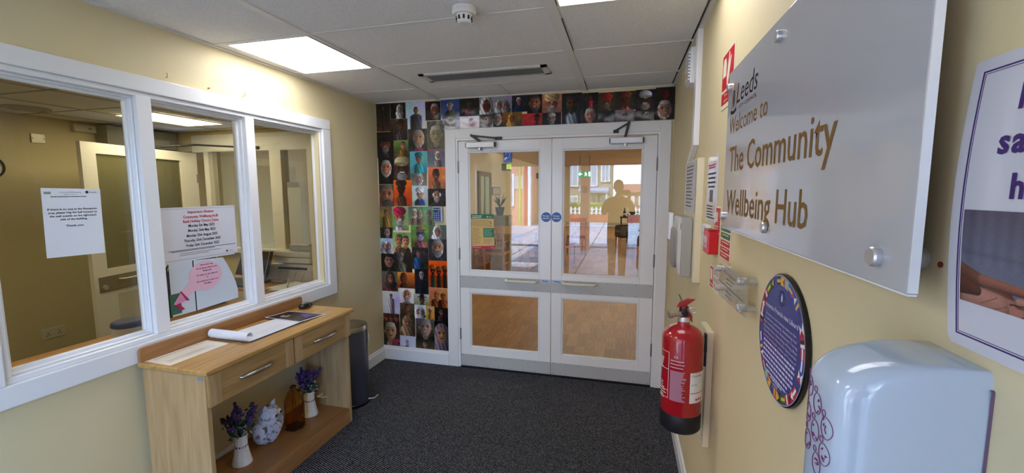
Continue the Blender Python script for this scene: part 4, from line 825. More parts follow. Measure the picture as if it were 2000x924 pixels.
def portrait(W_, H_, asp, bg, fg, ps, seed):
    rs = np.random.RandomState(seed); yy, xx = np.mgrid[0:H_, 0:W_]; v = yy / (H_ - 1); u = xx / (W_ - 1); X = (u - .5) * asp; Y = v      # v up
    b0, b1 = [srgb(c) for c in bg.split()]; img = b1 + (b0 - b1) * v[..., None]
    for _ in range(7):                     # soft blotches behind the sitter
        cx, cy, r = rs.uniform(-.5, .5) * asp, rs.uniform(0, 1), rs.uniform(.08, .25); w = np.exp(-((X - cx) ** 2 + (Y - cy) ** 2) / r ** 2)[..., None]; img = img * (1 - w * .35) + np.clip(b0 * rs.uniform(.4, 1.7, 3), 0, 1) * w * .35
    f = fg.split(); skin, hair = srgb(f[0]), srgb(f[1]); st = f[2]
    beard = None if f[3] == '-' else srgb(f[3]); cloth = srgb(f[-1]); p = [float(a) for a in ps.split()]; p[2] *= 1.15 if p[2] > .15 else 1; n = int(p[4]) if len(p) > 4 else 1
    def put(mask, col, sh=None):
        nonlocal img
        m = np.clip(mask, 0, 1)[..., None]; c_ = col if sh is None else col * sh[..., None]; img = img * (1 - m) + c_ * m
    E = lambda cx, cy, rx, ry, k=9: np.clip((1 - ((X - cx) / rx) ** 2 - ((Y - cy) / ry) ** 2) * k, 0, 1)
    side = 1 if seed % 2 else -1
    for q in range(n):
        cx = (p[0] - .5) * asp + q * .36 * asp * (1 if p[0] < .5 else -1) * (1 if n < 3 else .85); cy = p[1] - (.04 if q == 1 else 0); s = p[2] * (1 if q == 0 else .92); w = p[3] * asp if asp < 1 else p[3]
        sk = skin if q == 0 else np.clip(skin * rs.uniform(.8, 1.2), 0, 1); cl = cloth * (1 if q == 0 else .75); hr = hair if q == 0 else np.clip(hair * .6 + .1, 0, 1); rx = s * .72
        lt = .78 + .42 * np.clip((X - cx) * side / (rx * 1.4), -1, 1)
        fold = 1 + .22 * np.sin((X - cx) * 34 / max(w, .1) * .3 + Y * 14 + seed)
        top = cy - s * 1.1; body = np.clip(12 * (w * (1.0 - .75 * np.clip((Y - top + s * .9) / (s * 1.1), 0, 1) ** 2) - abs(X - cx)), 0, 1) * (Y < top + s * .22)
        put(body, cl, np.clip(lt * fold, .25, 1.5))
        put(E(cx, cy - s * .95, rx * .55, s * .55), sk * .7)
        if st in 'lf': put(E(cx, cy - s * .12, rx * (1.42 if st == 'f' else 1.26), s * (1.5 if st == 'f' else 1.3)) * (Y > cy - s * 1.5), hr, np.clip(lt * fold, .4, 1.4))
        if st == 'f': put(E(cx, cy - s * 1.2, rx * 1.9, s * .9), hr, np.clip(lt * fold, .4, 1.3))
        if st == 's': put(E(cx, cy + s * .18, rx * 1.08, s * 1.0), hr, lt)
        put(E(cx - rx, cy - s * .05, rx * .16, s * .22) + E(cx + rx, cy - s * .05, rx * .16, s * .22), sk * .8)
        put(E(cx, cy - s * .08, rx, s), sk, np.clip(lt, .45, 1.25))
        if st in 'sl': put(E(cx, cy + s * .86, rx * .92, s * .30, 4), hr, lt * (1 + .15 * np.sin(X * 90 + seed)))
        if st == 'b': put(E(cx - rx * .95, cy + s * .15, rx * .2, s * .4) + E(cx + rx * .95, cy + s * .15, rx * .2, s * .4), hr)
        if st == 'f': put(np.clip(E(cx, cy + s * .1, rx * 1.3, s * 1.15) - E(cx, cy - s * .12, rx * .85, s * .95), 0, 1), hr, np.clip(lt * fold, .5, 1.3))
        if st == 't': put(E(cx, cy + s * .82, rx * 1.45, s * .72), hr, np.clip(lt * (1 + .18 * np.sin((X - cx) * 18 / s * .35 + (Y - cy) * 30)), .5, 1.4))
        if st == 'c': put(E(cx, cy + s * .72, rx * 1.14, s * .5), hr, lt); put(E(cx + side * rx * .2, cy + s * .48, rx * 1.1, s * .13), hr * .6)
        if st == 'h': put(E(cx, cy + s * .95, rx * .95, s * .5), hr, lt); put(E(cx, cy + s * .6, rx * 1.9, s * .18), hr * .8)
        if beard is not None:
            put(np.clip(E(cx, cy - s * .76, rx * .84, s * .52, 3) - E(cx, cy - s * .12, rx * .66, s * .42), 0, 1) * .9, beard * .82, np.clip(lt, .4, 1.1)); put(E(cx, cy - s * .36, rx * .42, s * .09), beard * .95)
        if s * H_ > 4:
            for e in (-1, 1):
                put(E(cx + e * rx * .42, cy + s * .12, rx * .26, s * .13, 3) * .75, sk * .42); put(E(cx + e * rx * .42, cy + s * .10, rx * .12, s * .06, 5), np.array([.06, .05, .05])); put(E(cx + e * rx * .42, cy + s * .30, rx * .30, s * .055, 5) * .8, (beard if beard is not None else hr) * .55)
            put(E(cx + side * rx * .08, cy - s * .13, rx * .15, s * .26, 3) * .6, np.clip(sk * 1.25, 0, 1)); put(E(cx - side * rx * .1, cy - s * .24, rx * .2, s * .06, 3) * .7, sk * .45)
            put(E(cx, cy - s * .50, rx * .36, s * .07, 4) * .8, np.array([.30, .12, .10]) if seed % 3 else np.array([.75, .65, .6]))
            put(E(cx - side * rx * .55, cy - s * .3, rx * .2, s * .25, 2) * .35, sk * .5)
    img = np.clip(img, 0, 1) ** 1.12; img = img + rs.normal(0, .04, img.shape[:2])[..., None]
    return np.clip(img, 0, 1)
def print_obj(k, line):
    a, bg, fg, ps, lab = line.split('|'); x0, x1, z0, z1 = [float(t) for t in a.split()]; w, h = x1 - x0, z1 - z0
    nh = max(22, min(64, int(h * 240))); nw = max(16, min(64, int(w * 240))); img = portrait(nw, nh, w / h, bg, fg, ps, k * 7 + 3)
    d = .0008 + (k % 9) * .00028; yb = YB - d; N = nw * nh
    gx_, gz_ = np.meshgrid(np.linspace(0, w, nw), np.linspace(0, h, nh)); rs = np.random.RandomState(k); curl = .0006 * (np.abs(gx_ / w - .5) * 2) ** 4
    v = np.stack([gx_ - w / 2, -curl, gz_], -1).reshape(-1, 3); vs = np.concatenate([v, np.array([[-w / 2, d - .0002, 0], [w / 2, d - .0002, 0], [w / 2, d - .0002, h], [-w / 2, d - .0002, h]])])
    i, j = np.meshgrid(np.arange(nw - 1), np.arange(nh - 1)); b = (j * nw + i).reshape(-1); F = np.stack([b, b + 1, b + 1 + nw, b + nw], -1).tolist()
    A_, B_, C_, D_ = N, N + 1, N + 2, N + 3; F += [[A_, B_] + list(range(nw - 1, -1, -1)), [B_, C_] + [nw - 1 + nw * q for q in range(nh - 1, -1, -1)], [C_, D_] + [N - nw + q for q in range(nw)], [D_, A_] + [nw * q for q in range(nh)], [D_, C_, B_, A_]]
    me = bpy.data.meshes.new('portrait_print'); me.from_pydata(vs.tolist(), [], F); at = me.color_attributes.new('print', 'FLOAT_COLOR', 'POINT')
    col = np.ones((N + 4, 4)); col[:N, :3] = tolin(img).reshape(-1, 3); col[N:, :3] = .8; at.data.foreach_set('color', col.reshape(-1)); me.materials.append(pm)
    o = bpy.data.objects.new('portrait_print', me); COL.objects.link(o); o.location = ((x0 + x1) / 2, yb, z0); tag(o, lab, 'photo print', 'portrait prints on the door wall')
for k, line in enumerate([l for l in PRINTS.strip().split('\n')]): print_obj(k, line)

# keypad
kp = emp('door_keypad', (-1.597, YB, 1.32), 'blue door entry keypad with steel surround among the portrait prints', 'keypad')
obj('housing', MB().box(-1.640, -1.556, YB - .03, YB, 1.322, 1.455), mat('keypad_silver', '#a9abb5', .35, metal=.5), kp, bevel=.004)
obj('top_hood', MB().box(-1.642, -1.567, YB - .04, YB - .028, 1.432, 1.455), mat('keypad_light', '#c5c6cf', .4), kp, bevel=.002); obj('display', MB().box(-1.636, -1.573, YB - .0415, YB - .040, 1.438, 1.449), black, kp)
obj('keypad_face', MB().box(-1.637, -1.572, YB - .033, YB - .030, 1.332, 1.430), mat('keypad_blue', '#1e3a78', .35), kp)
for r_ in range(5):
    for c_ in range(3):
        if r_ == 0 and c_ < 2: continue
        x = -1.623 + c_ * .0185; z = 1.417 - r_ * .0185; obj('key', MB().box(x - .0055, x + .0055, YB - .037, YB - .033, z - .0055, z + .0055), mat('key_grey', '#a9b3cf', .35), kp, bevel=.0015, segs=1)

# ------------------------------------------------------------------ signs on the doors
DF = YB - .006          # door face
BF = lambda x, z, d=0: Vector((x, DF - d, z))
blue = mat('mandatory_blue', '#1f5aa3', .35)
for x, l in ((-.628, 'blue round Fire door keep shut sign on the left door leaf'), (-.541, 'blue round Fire door keep shut sign on the right door leaf')):
    s_ = emp('fire_door_sign', BF(x, 1.376), l, 'sign', 'fire door signs')
    obj('disc', MB().cyl(BF(x, 1.376), BF(x, 1.376, .0012), .041, 36), blue, s_); text('Fire door', BF(x, 1.381, .0016), BV, .011, whiteink, s_, width=.054, align='C', weight=.03); text('keep shut', BF(x, 1.362, .0016), BV, .011, whiteink, s_, width=.056, align='C', weight=.03)
for x, l, m1 in ((-.664, 'small blue and white PULL label on the left push plate', '#2a5fa8'), (-.562, 'small blue and white PULL label on the right push plate', '#2a5fa8')):
    s_ = emp('pull_label', BF(x, .82), l, 'sign', 'pull labels')
    obj('plate', MB().box(x, x + .072, DF - .0035, DF - .002, .818, .846), mat('pull_blue_grey', '#5f86c0' if x > -.6 else '#b9cbe6', .3), s_); text('PULL', BF(x + .036, .8245, .0038), BV, .014, mat('pull_ink', '#173a78', .4), s_, width=.052, align='C', weight=.03)
# hearing loop sticker inside the left upper pane
GY = YB + .0135
GF = lambda x, z, d=0: Vector((x, GY - d, z))
hl = emp('hearing_loop_sticker', GF(-.955, 1.83), 'blue hearing loop sticker at the top of the left door pane', 'sticker')
obj('sheet', MB().box(-1.000, -.925, GY - .0008, GY, 1.835, 1.932), mat('sticker_blue', '#17499c', .3), hl)
ear = [GF(-.983 + .0, 1.895, .0012)]
lb_ = mat('sticker_light', '#7fb6ee', .35)
path = [(-.982, 1.897), (-.980, 1.910), (-.970, 1.918), (-.958, 1.918), (-.948, 1.910), (-.945, 1.897), (-.950, 1.884), (-.958, 1.873), (-.962, 1.862)]
obj('ear_mark', MB().tube([GF(x, z, .001) for x, z in path], .0032, 5), lb_, hl); obj('loop_bar', MB().obox(GF(-.982, 1.868, .0012), Vector((.8, 0, .6)), (-.6, 0, .8), (0, 1, 0), .028, .014, .0008), whiteink, hl); obj('loop_bar', MB().obox(GF(-.934, 1.924, .0012), Vector((.75, 0, .66)), (-.66, 0, .75), (0, 1, 0), .022, .010, .0008), whiteink, hl)
text('T', GF(-.940, 1.864, .0012), BV, .012, lb_, hl, align='C', weight=.03); obj('lower_band', MB().box(-.998, -.927, GY - .0012, GY - .0008, 1.838, 1.856), mat('sticker_mid', '#4c78c0', .4), hl)
# green and tan activities poster
ap = emp('activities_poster', GF(-1.2, 1.1), 'tan and green Community Wellbeing Hub poster taped inside the left door pane', 'poster')
tan = mat('poster_tan', '#d0ae6c', .45); x0, x1 = -1.300, -1.083
obj('sheet', MB().prism([GF(-1.291, 1.105), GF(-1.087, 1.120), GF(-1.092, 1.392), GF(-1.300, 1.390)], (0, -.0008, 0)), tan, ap)
obj('green_header', MB().prism([GF(-1.299, 1.352, .0008), GF(-1.092, 1.355, .0008), GF(-1.0925, 1.394, .0008), GF(-1.3005, 1.392, .0008)], (0, -.0005, 0)), signgreen, ap)
text('The Community', GF(-1.291, 1.374, .0015), BV, .0095, whiteink, ap, width=.092, weight=.03); text('Wellbeing Hub', GF(-1.291, 1.359, .0015), BV, .0095, whiteink, ap, width=.084, weight=.03); text('Leeds', GF(-1.138, 1.366, .0015), BV, .008, whiteink, ap, width=.030)
obj('crest', MB().lathe([(.006, 0), (0, -.0005)], GF(-1.150, 1.369, .0013), 10, ax='y'), whiteink, ap)
obj('green_box', MB().box(-1.188, -1.089, GY - .0012, GY - .0008, 1.192, 1.272), signgreen, ap); bars(GF(-1.182, 1.262, .0013), BV, .085, 6, .011, .004, mat('pale_green', '#8fc0a4', .5), ap, seed=3)
bars(GF(-1.290, 1.342, .0009), BV, .17, 6, .010, .0035, mat('tan_print', '#8a6a3a', .5), ap, seed=5, rag=.15); bars(GF(-1.288, 1.272, .0009), BV, .080, 14, .011, .0035, MATS['tan_print'], ap, seed=6); bars(GF(-1.184, 1.184, .0009), BV, .085, 5, .011, .0035, MATS['tan_print'], ap, seed=7)
obj('small_figures', MB().box(-1.130, -1.120, GY - .0012, GY - .0008, 1.318, 1.330).box(-1.120, -1.112, GY - .0012, GY - .0008, 1.306, 1.318).box(-1.128, -1.112, GY - .0012, GY - .0008, 1.288, 1.294), mat('poster_brown', '#5b3a26', .5), ap, kind='stuff')
obj('red_footer', MB().prism([GF(-1.292, 1.082, .0009), GF(-1.082, 1.098, .0009), GF(-1.082, 1.119, .0009), GF(-1.294, 1.108, .0009)], (0, -.0005, 0)), mat('poster_red', '#b5213c', .4), ap); text('Leeds', GF(-1.118, 1.101, .0016), BV, .006, whiteink, ap, width=.022); bars(GF(-1.286, 1.1, .0016), BV, .08, 1, .01, .003, whiteink, ap)

# ================================================================== RIGHT WALL
RF = lambda y, z, x=.355: Vector((x, y, z))
acr = mat('frosted_acrylic', '#b4b6ba', .10, coat=.5, spec=.6); acre = mat('acrylic_edge', '#eef1f0', .1)
acr_clear = glass('clear_acrylic', (.95, .96, .96), 1.0, .10, '#d6d6d0')
ws = emp('welcome_sign', (.312, 1.04, 1.47), 'large frosted acrylic sign reading Welcome to The Community Wellbeing Hub', 'sign')
obj('panel', MB().box(.308, .318, .564, 1.505, 1.474, 1.952), acr, ws, bevel=.002)
obj('panel_edge', MB().box(.3085, .3175, .5625, .5642, 1.476, 1.950).box(.3085, .3175, .564, 1.505, 1.4722, 1.4742), acre, ws, kind='stuff'); obj('clear_backing', MB().box(.3185, .322, .62, 1.515, 1.476, 1.962), acr_clear, ws)
SX = .3079; SF = lambda y, z: Vector((SX, y, z))
text('Leeds', SF(1.392, 1.841), RV, .060, mat('sign_black', '#27292b', .7, spec=.15), ws, width=.200, shear=.12); text('CITY COUNCIL', SF(1.365, 1.822), RV, .010, MATS['sign_black'], ws, width=.170)
cr_m = mat('crest_brown', '#8a6f52', .5); cry, crz = 1.428, 1.86
obj('crest_shield', MB().prism([SF(cry + .012, crz + .018), SF(cry - .012, crz + .018), SF(cry - .012, crz - .006), SF(cry, crz - .024), SF(cry + .012, crz - .006)], (-.0006, 0, 0)), mat('crest_blue', '#2e3b4a', .4), ws)
for s in (-1, 1): obj('crest_owl', MB().superell((SX, cry + s * .024, crz - .002), (.0010, .008, .030), .9, .9, 14, 8), cr_m, ws); obj('crest_owl_head', MB().superell((SX, cry + s * .024, crz + .034), (.0010, .007, .009), .9, .9, 12, 6), cr_m, ws)
obj('crest_owl_head', MB().superell((SX, cry, crz + .036), (.001, .008, .014), .9, .9, 12, 6), cr_m, ws); obj('crest_helm', MB().prism([SF(cry + .010, crz + .020), SF(cry - .010, crz + .020), SF(cry - .006, crz + .027), SF(cry + .006, crz + .027)], (-.0007, 0, 0)), MATS['sign_black'], ws)
obj('crest_ribbon', MB().prism([SF(cry + .034, crz - .036), SF(cry + .012, crz - .042), SF(cry - .012, crz - .042), SF(cry - .034, crz - .036), SF(cry - .030, crz - .028), SF(cry, crz - .034), SF(cry + .030, crz - .028)], (-.0006, 0, 0)), MATS['sign_black'], ws)
text('Welcome to', SF(1.466, 1.762), RV, .050, gold, ws, width=.366, shear=.03, weight=.006)
text('The Community', SF(1.446, 1.648), RV, .076, gold, ws, width=.687, shear=.0, weight=.008)
text('Wellbeing Hub', SF(1.456, 1.523), RV, .074, gold, ws, width=.612, shear=.0, weight=.008)
for y, z in ((1.478, 1.905), (1.046, 1.912), (.626, 1.912), (1.486, 1.512), (1.066, 1.508), (.626, 1.508)):
    obj('standoff_post', MB().cyl((.322, y, z), (.355, y, z), .0135, 20), chrome, ws, smooth=40); obj('standoff_cap', MB().lathe([(.0125, -.001), (.0125, -.008), (.011, -.0105), (0, -.0105)], (.309, y, z), 24, ax='x'), chrome, ws, smooth=30)
# small clear plate
cp = emp('clear_plaque', (.325, 1.42, 1.24), 'small clear acrylic plaque on four long chrome standoffs', 'plaque')
obj('panel', MB().prism([(.322, 1.245, 1.250), (.322, 1.590, 1.235), (.322, 1.592, 1.342), (.322, 1.247, 1.358)], (.005, 0, 0)), glass('plaque_acrylic', (.92, .91, .86), 1.1, .22, '#d3cdb8'), cp)
bars(Vector((.3215, 1.50, 1.33)), RV, .15, 1, .01, .0045, greyink, cp, rag=0, seed=2); bars(Vector((.3215, 1.47, 1.315)), RV, .10, 2, .012, .0045, greyink, cp, seed=3); bars(Vector((.3215, 1.575, 1.29)), RV, .31, 1, .01, .0045, greyink, cp, rag=0, seed=5); bars(Vector((.3215, 1.47, 1.275)), RV, .09, 2, .014, .0045, greyink, cp, seed=6)
for y, z in ((1.567, 1.328), (1.278, 1.342), (1.563, 1.262), (1.275, 1.268)):
    obj('standoff_post', MB().cyl((.327, y, z), (.355, y, z), .009, 20), chrome, cp, smooth=40); obj('standoff_cap', MB().lathe([(.0105, -.0), (.0105, -.012), (.009, -.014), (0, -.014)], (.322, y, z), 24, ax='x'), chrome, cp, smooth=30); obj('collar', MB().cyl((.330, y, z), (.334, y, z), .0105, 20), chrome, cp)
# round navy plaque
rp = emp('round_plaque', (.345, 1.052, 1.26), 'round navy memorial plaque bordered with small flags', 'plaque')
PC = Vector((.345, 1.050, 1.260)); PR = .143
obj('rim', MB().lathe([(PR, .010), (PR + .003, .008), (PR + .003, .001), (PR, -.001)], PC, 64, ax='x', cap=False), black, rp, smooth=40); obj('face', MB().cyl(PC + Vector((-.0006, 0, 0)), PC + Vector((.004, 0, 0)), PR - .0015, 64), navy, rp); obj('silver_line', MB().lathe([(PR, -.0015), (PR - .0018, -.0015)], PC, 64, ax='x', cap=False), mat('silver_line', '#b9bcd6', .3), rp)
FL = [(flagred, flagwhite, flagred), (flagblack, yell, flaggreen), (cyan, yell, cyan), (flagblue, flagwhite, flagred), (flagred, flagblack, flagwhite), (flaggreen, yell, flagred), (yell, flagred, yell), (flagblue, yell, flagblue), (flagwhite, flagred, flagblue)]
def sector(a0, a1, r0, r1, x): return [Vector((x, PC.y - r * math.cos(a), PC.z + r * math.sin(a))) for r, a in ((r0, a0), (r1, a0), (r1, (a0 + a1) / 2), (r1, a1), (r0, a1), (r0, (a0 + a1) / 2))]
rnd = random.Random(11)
for k in range(34):
    a0 = 2 * PI * k / 34; a1 = a0 + 2 * PI / 34 * .96; cols = FL[(k * 4 + k // 5) % len(FL)]; r0, r1 = PR - .023, PR - .0035
    if k % 7 == 3: continue
    f0 = obj('flag', MB().add(sector(a0, a1, r0, r1, .3438), [(0, 1, 2, 3, 4, 5)]), cols[0], rp)
    sty = k % 3; am_ = (a0 + a1) / 2; da = (a1 - a0) / 2
    if sty == 0: obj('flag_stripe', MB().add(sector(a0, a1, r0 + .006, r0 + .013, .3436), [(0, 1, 2, 3, 4, 5)]), cols[1], f0)
    elif sty == 1: obj('flag_stripe', MB().add(sector(am_ - da * .3, am_ + da * .3, r0, r1, .3436), [(0, 1, 2, 3, 4, 5)]), cols[1], f0); obj('flag_stripe', MB().add(sector(a0, am_ - da * .4, r0, r1, .3436), [(0, 1, 2, 3, 4, 5)]), cols[2], f0)
    else:
        q = sector(a0, a1, r0, r1, .3436); obj('flag_stripe', MB().add([q[0], q[1], (q[2] + q[5]) / 2], [(0, 1, 2)]), cols[1], f0); obj('flag_stripe', MB().add([q[3], q[4], (q[2] + q[5]) / 2], [(0, 1, 2)]), cols[2], f0)
PF = lambda y, z: Vector((.3442, y, z)); sil = mat('plaque_print', '#c9cbe8', .4)
text('Annette Francis nee Liburd', PF(1.053, 1.311), RV, .0115, sil, rp, width=.205, align='C', weight=.015)
body = ['Annette has had a lasting impact on the', 'Chapeltown community, championing local', 'Black owned Education, Employment, Training,', 'Hospitality, Music, Networking, Writing, Black', 'Owned Businesses, Women, Arts, Sports and the', 'Carnival. As a founder member and Trustee of', 'the Black', 'community']
for i, s in enumerate(body[:6]): text(s, PF(1.053, 1.292 - i * .0112), RV, .0062, sil, rp, width=(.19, .20, .212, .212, .208, .205)[i], align='C')
bars(PF(1.152, 1.230), RV, .20, 5, .0112, .0055, sil, rp, rag=.06, seed=3); bars(PF(1.125, 1.174), RV, .15, 2, .0112, .0055, sil, rp, seed=8); bars(PF(1.09, 1.156), RV, .085, 1, .01, .004, sil, rp, seed=9)
obj('thin_rule', MB().box(.3438, .3441, .975, 1.135, 1.1600, 1.1606).box(.3438, .3441, 1.02, 1.075, 1.1375, 1.138), sil, rp, kind='stuff')
text('Leeds', PF(1.058, 1.143), RV, .009, sil, rp, width=.036, align='C'); obj('emblem_ring', MB().lathe([(.0170, -.0006), (.0150, -.0006)], (.345, 1.050, 1.352), 32, ax='x', cap=False), sil, rp); obj('emblem_ring', MB().lathe([(.0115, -.0006), (.0108, -.0006)], (.345, 1.050, 1.352), 32, ax='x', cap=False), sil, rp)
obj('emblem_figure', MB().prism([PF(1.053, 1.343), PF(1.046, 1.345), PF(1.045, 1.355), PF(1.048, 1.362), PF(1.052, 1.358), PF(1.054, 1.352)], (-.0003, 0, 0)), sil, rp)
# poster with double purple border
PX = .3518
hp = emp('hand_hygiene_poster', (PX, .36, 1.425), 'white laminated poster with a purple double border and a photo of open hands', 'poster')
HP = lambda y, z, d=0: Vector((PX - d, y, z)); y1_, y0_, z0_, z1_ = .568, .150, 1.425, 1.722
pts = [HP(y1_ - .006, z0_), HP(y1_, z0_ + .006), HP(y1_, z1_ - .003), HP(y1_ - .003, z1_), HP(y0_, z1_), HP(y0_, z0_)]
obj('sheet', MB().prism(pts, (.0012, 0, 0)), laminate, hp)
def brd(i, w, d, m, nm):
    a, b, c_, e = y1_ - i, y0_ + i, z0_ + i, z1_ - i
    for q in ((b, a, e - w, e), (b, a, c_, c_ + w), (a - w, a, c_ + w, e - w), (b, b + w, c_ + w, e - w)): obj(nm, MB().box(PX - d, PX - d + .0003, *q), m, hp)
brd(.0125, .0016, .0003, purple, 'border_line'); brd(.0155, .0006, .0003, purple, 'border_line')
text('K', HP(.5045, 1.665, .0005), RV, .0235, purple, hp, weight=.03, shear=.0); text('s', HP(.5185, 1.625, .0005), RV, .0245, purple, hp, weight=.03); text('a', HP(.5035, 1.625, .0005), RV, .0245, purple, hp, weight=.03); text('h', HP(.4975, 1.583, .0005), RV, .0235, purple, hp, weight=.03, shear=0)
ph_ = obj('photograph', MB().box(PX - .0004, PX - .0001, .17, .5495, 1.4755, 1.5705), mat('photo_grey_blue', '#71748a', .35, tint=('#6d6573', 5, (1, 1, 12), .3, .7)), hp)
hm = bpy.data.materials.new('poster_photo'); hm.use_nodes = True; _hn = hm.node_tree.nodes; _ha = _hn.new('ShaderNodeAttribute'); _ha.attribute_name = 'print'; hm.node_tree.links.new(_ha.outputs['Color'], _hn['Principled BSDF'].inputs['Base Color']); _hn['Principled BSDF'].inputs['Roughness'].default_value = .3
def hand_photo(W_, H_):
    """flat print: an open palm resting on another hand, grey-blue behind; u to the right, v up, in panel heights"""
    asp = W_ / H_; yy, xx = np.mgrid[0:H_, 0:W_]; U = xx / (H_ - 1); V_ = yy / (H_ - 1) + .07; rs = np.random.RandomState(4)
    img = srgb('7d7f95') + (srgb('6b6475') - srgb('7d7f95')) * np.clip((V_ - .55) * 2, 0, 1)[..., None]; img = img * (1 - .10 * np.exp(-((V_ - .62 + .04 * U) / .03) ** 2)[..., None])
    img = img * (1 + .05 * np.sin(xx * .35)[..., None] * (V_ > .5)[..., None])
    def seg(p, q, r0, r1, col, dark=.55, k=1.0):
        nonlocal img
        p, q = np.array(p), np.array(q); d = q - p; t = np.clip(((U - p[0]) * d[0] + (V_ - p[1]) * d[1]) / (d @ d), 0, 1); dx, dy = U - p[0] - t * d[0], V_ - p[1] - t * d[1]; r = r0 + (r1 - r0) * t; dist = np.sqrt(dx ** 2 + dy ** 2) / r
        m = np.clip((1 - dist) * 9, 0, 1)[..., None] * k; sh = np.clip(1.02 + .28 * dy / r - .35 * dist ** 3, dark, 1.25)[..., None]; img = img * (1 - m) + np.clip(srgb(col) * sh, 0, 1) * m
    seg((-.1, .18), (.5, .14), .26, .22, '7a4434'); seg((.0, .40), (.30, .33), .10, .07, '80503e'); seg((.3, .34), (.95, .30), .07, .035, 'a5664f')     # forearm and far thumb
    seg((.1, .06), (1.05, -.02), .24, .20, 'b77b68'); seg((.15, .12), (.5, .10), .16, .15, 'c08574'); seg((-.05, .26), (.24, .22), .13, .06, '6a3a2b')
    seg((.75, .20), (1.75, .27), .055, .045, 'c48a78'); seg((.85, .12), (1.85, .19), .058, .046, 'cf9786'); seg((.9, .03), (1.85, .09), .058, .046, 'c78c79'); seg((.85, -.05), (1.7, -.02), .055, .045, 'b5766a')
    for a_, b_ in (((.65, .17), (1.3, .22)), ((.78, .075), (1.5, .135)), ((.8, -.01), (1.5, .035))): seg(a_, b_, .010, .006, '4f2a20', .8, .8)
    seg((.90, .135), (.98, .125), .030, .028, 'b9bac2'); seg((.91, .14), (.96, .135), .012, .010, 'f0f0f5')
    for a_, b_ in (((.35, .02), (.62, .14)), ((.45, -.02), (.75, .02)), ((.30, .10), (.5, .2))): seg(a_, b_, .008, .005, '7d4636', .8, .55)
    for q in (((2.6, .16), (3.6, .26)), ((2.7, .06), (3.7, .10))): seg(q[0], q[1], .16, .12, 'b27a67')
    return np.clip(img * .84 + rs.normal(0, .012, img.shape[:2])[..., None], 0, 1)
def printed_grid(name, org, uax, vax, w, h, nw, nh, img, m, parent, t):
    N = nw * nh; org = Vector(org); n_ = uax.cross(vax); vs = [org + uax * (w * (i % nw) / (nw - 1)) + vax * (h * (i // nw) / (nh - 1)) for i in range(N)]; c4 = [org - n_ * t, org + uax * w - n_ * t, org + uax * w + vax * h - n_ * t, org + vax * h - n_ * t]
    F = [(j * nw + i, j * nw + i + 1, (j + 1) * nw + i + 1, (j + 1) * nw + i) for j in range(nh - 1) for i in range(nw - 1)] + [(N + 3, N + 2, N + 1, N)]
    me = bpy.data.meshes.new(name); o_ = ORG[parent.name]; me.from_pydata([v - o_ for v in vs + c4], [], F); at = me.color_attributes.new('print', 'FLOAT_COLOR', 'POINT'); col = np.ones((N + 4, 4)); col[:N, :3] = tolin(img).reshape(-1, 3); at.data.foreach_set('color', col.reshape(-1)); me.materials.append(m)
    o = bpy.data.objects.new(name, me); COL.objects.link(o); o.parent = parent; return o
printed_grid('photo_print', HP(.5490, 1.4757, .0006), Vector((0, -1, 0)), Vector((0, 0, 1)), .378, .0945, 440, 110, hand_photo(440, 110), hm, hp, .0001)
def bow(z): return .0085 * math.sin(PI * min(1, max(0, (z - z0_) / (z1_ - z0_))))      # the sheet stands off the wall in the middle
def bend(o):
    for c_ in list(o.children): bend(c_)
    if o.type != 'MESH': return
    bm = bmesh.new(); bm.from_mesh(o.data)
    for k in range(1, 14): bmesh.ops.bisect_plane(bm, geom=bm.verts[:] + bm.edges[:] + bm.faces[:], plane_co=(0, 0, z0_ + (z1_ - z0_) * k / 14 - ORG[hp.name].z), plane_no=(0, 0, 1))
    for v in bm.verts: v.co.x -= bow(v.co.z + ORG[hp.name].z)
    bm.to_mesh(o.data); bm.free()
ORG[hp.name] = Vector(hp.location); bend(hp)
obj('wall_plug', MB().cyl((.3535, .595, 1.505), (.3552, .595, 1.505), .0035, 14), mat('plug_brown', '#7a2a22', .5), label='tiny brown-red screw plug in the wall between the two big signs', cat='plug')
# soap dispenser
sp = emp('soap_dispenser', (.29, .54, 1.10), 'large glossy white hand sanitiser dispenser at the bottom right', 'dispenser')
gw = mat('dispenser_white', '#bccbdb', .12, coat=.6)
mb = MB(); nn, cols_ = 26, 48; HZ0, HZ1 = 1.10, 1.412; vs = []
def dsec(t):                               # closed outline in x,y for height t in 0..1
    z = HZ0 + (HZ1 - HZ0) * t; top = max(0, (z - (HZ1 - .050)) / .050); k = math.sqrt(max(0, 1 - top ** 2.1)); dep = .128 * (.30 + .70 * k) * (1 if t > .2 else .92 + .4 * t) ; hw = .0515 * (.86 + .14 * k); P = []
    for i in range(cols_):
        a = PI / 2 + PI * i / (cols_ - 1); e = .42; cx_ = math.copysign(abs(math.cos(a)) ** e, math.cos(a)); sy_ = math.copysign(abs(math.sin(a)) ** e, math.sin(a)); P.append((.355 + dep * cx_, .5565 + hw * sy_, z))
    return P
ts = [i / 14 * .84 for i in range(14)] + [.84 + .16 * math.sin(PI / 2 * j / 12) for j in range(13)]
for t in ts: vs += dsec(t)
fs = [(j * cols_ + i, j * cols_ + i + 1, (j + 1) * cols_ + i + 1, (j + 1) * cols_ + i) for j in range(len(ts) - 1) for i in range(cols_ - 1)] + [tuple(range(cols_))[::-1], tuple((len(ts) - 1) * cols_ + i for i in range(cols_))]
fs += [(j * cols_ + cols_ - 1, j * cols_, (j + 1) * cols_, (j + 1) * cols_ + cols_ - 1) for j in range(len(ts) - 1)]
mb.add(vs, fs); obj('cover', mb, gw, sp, smooth=60)
obj('back_plate', MB().box(.3530, .3548, .5042, .609, 1.10, 1.395), mat('dispenser_plum', '#6f5a72', .4), sp, bevel=.003)
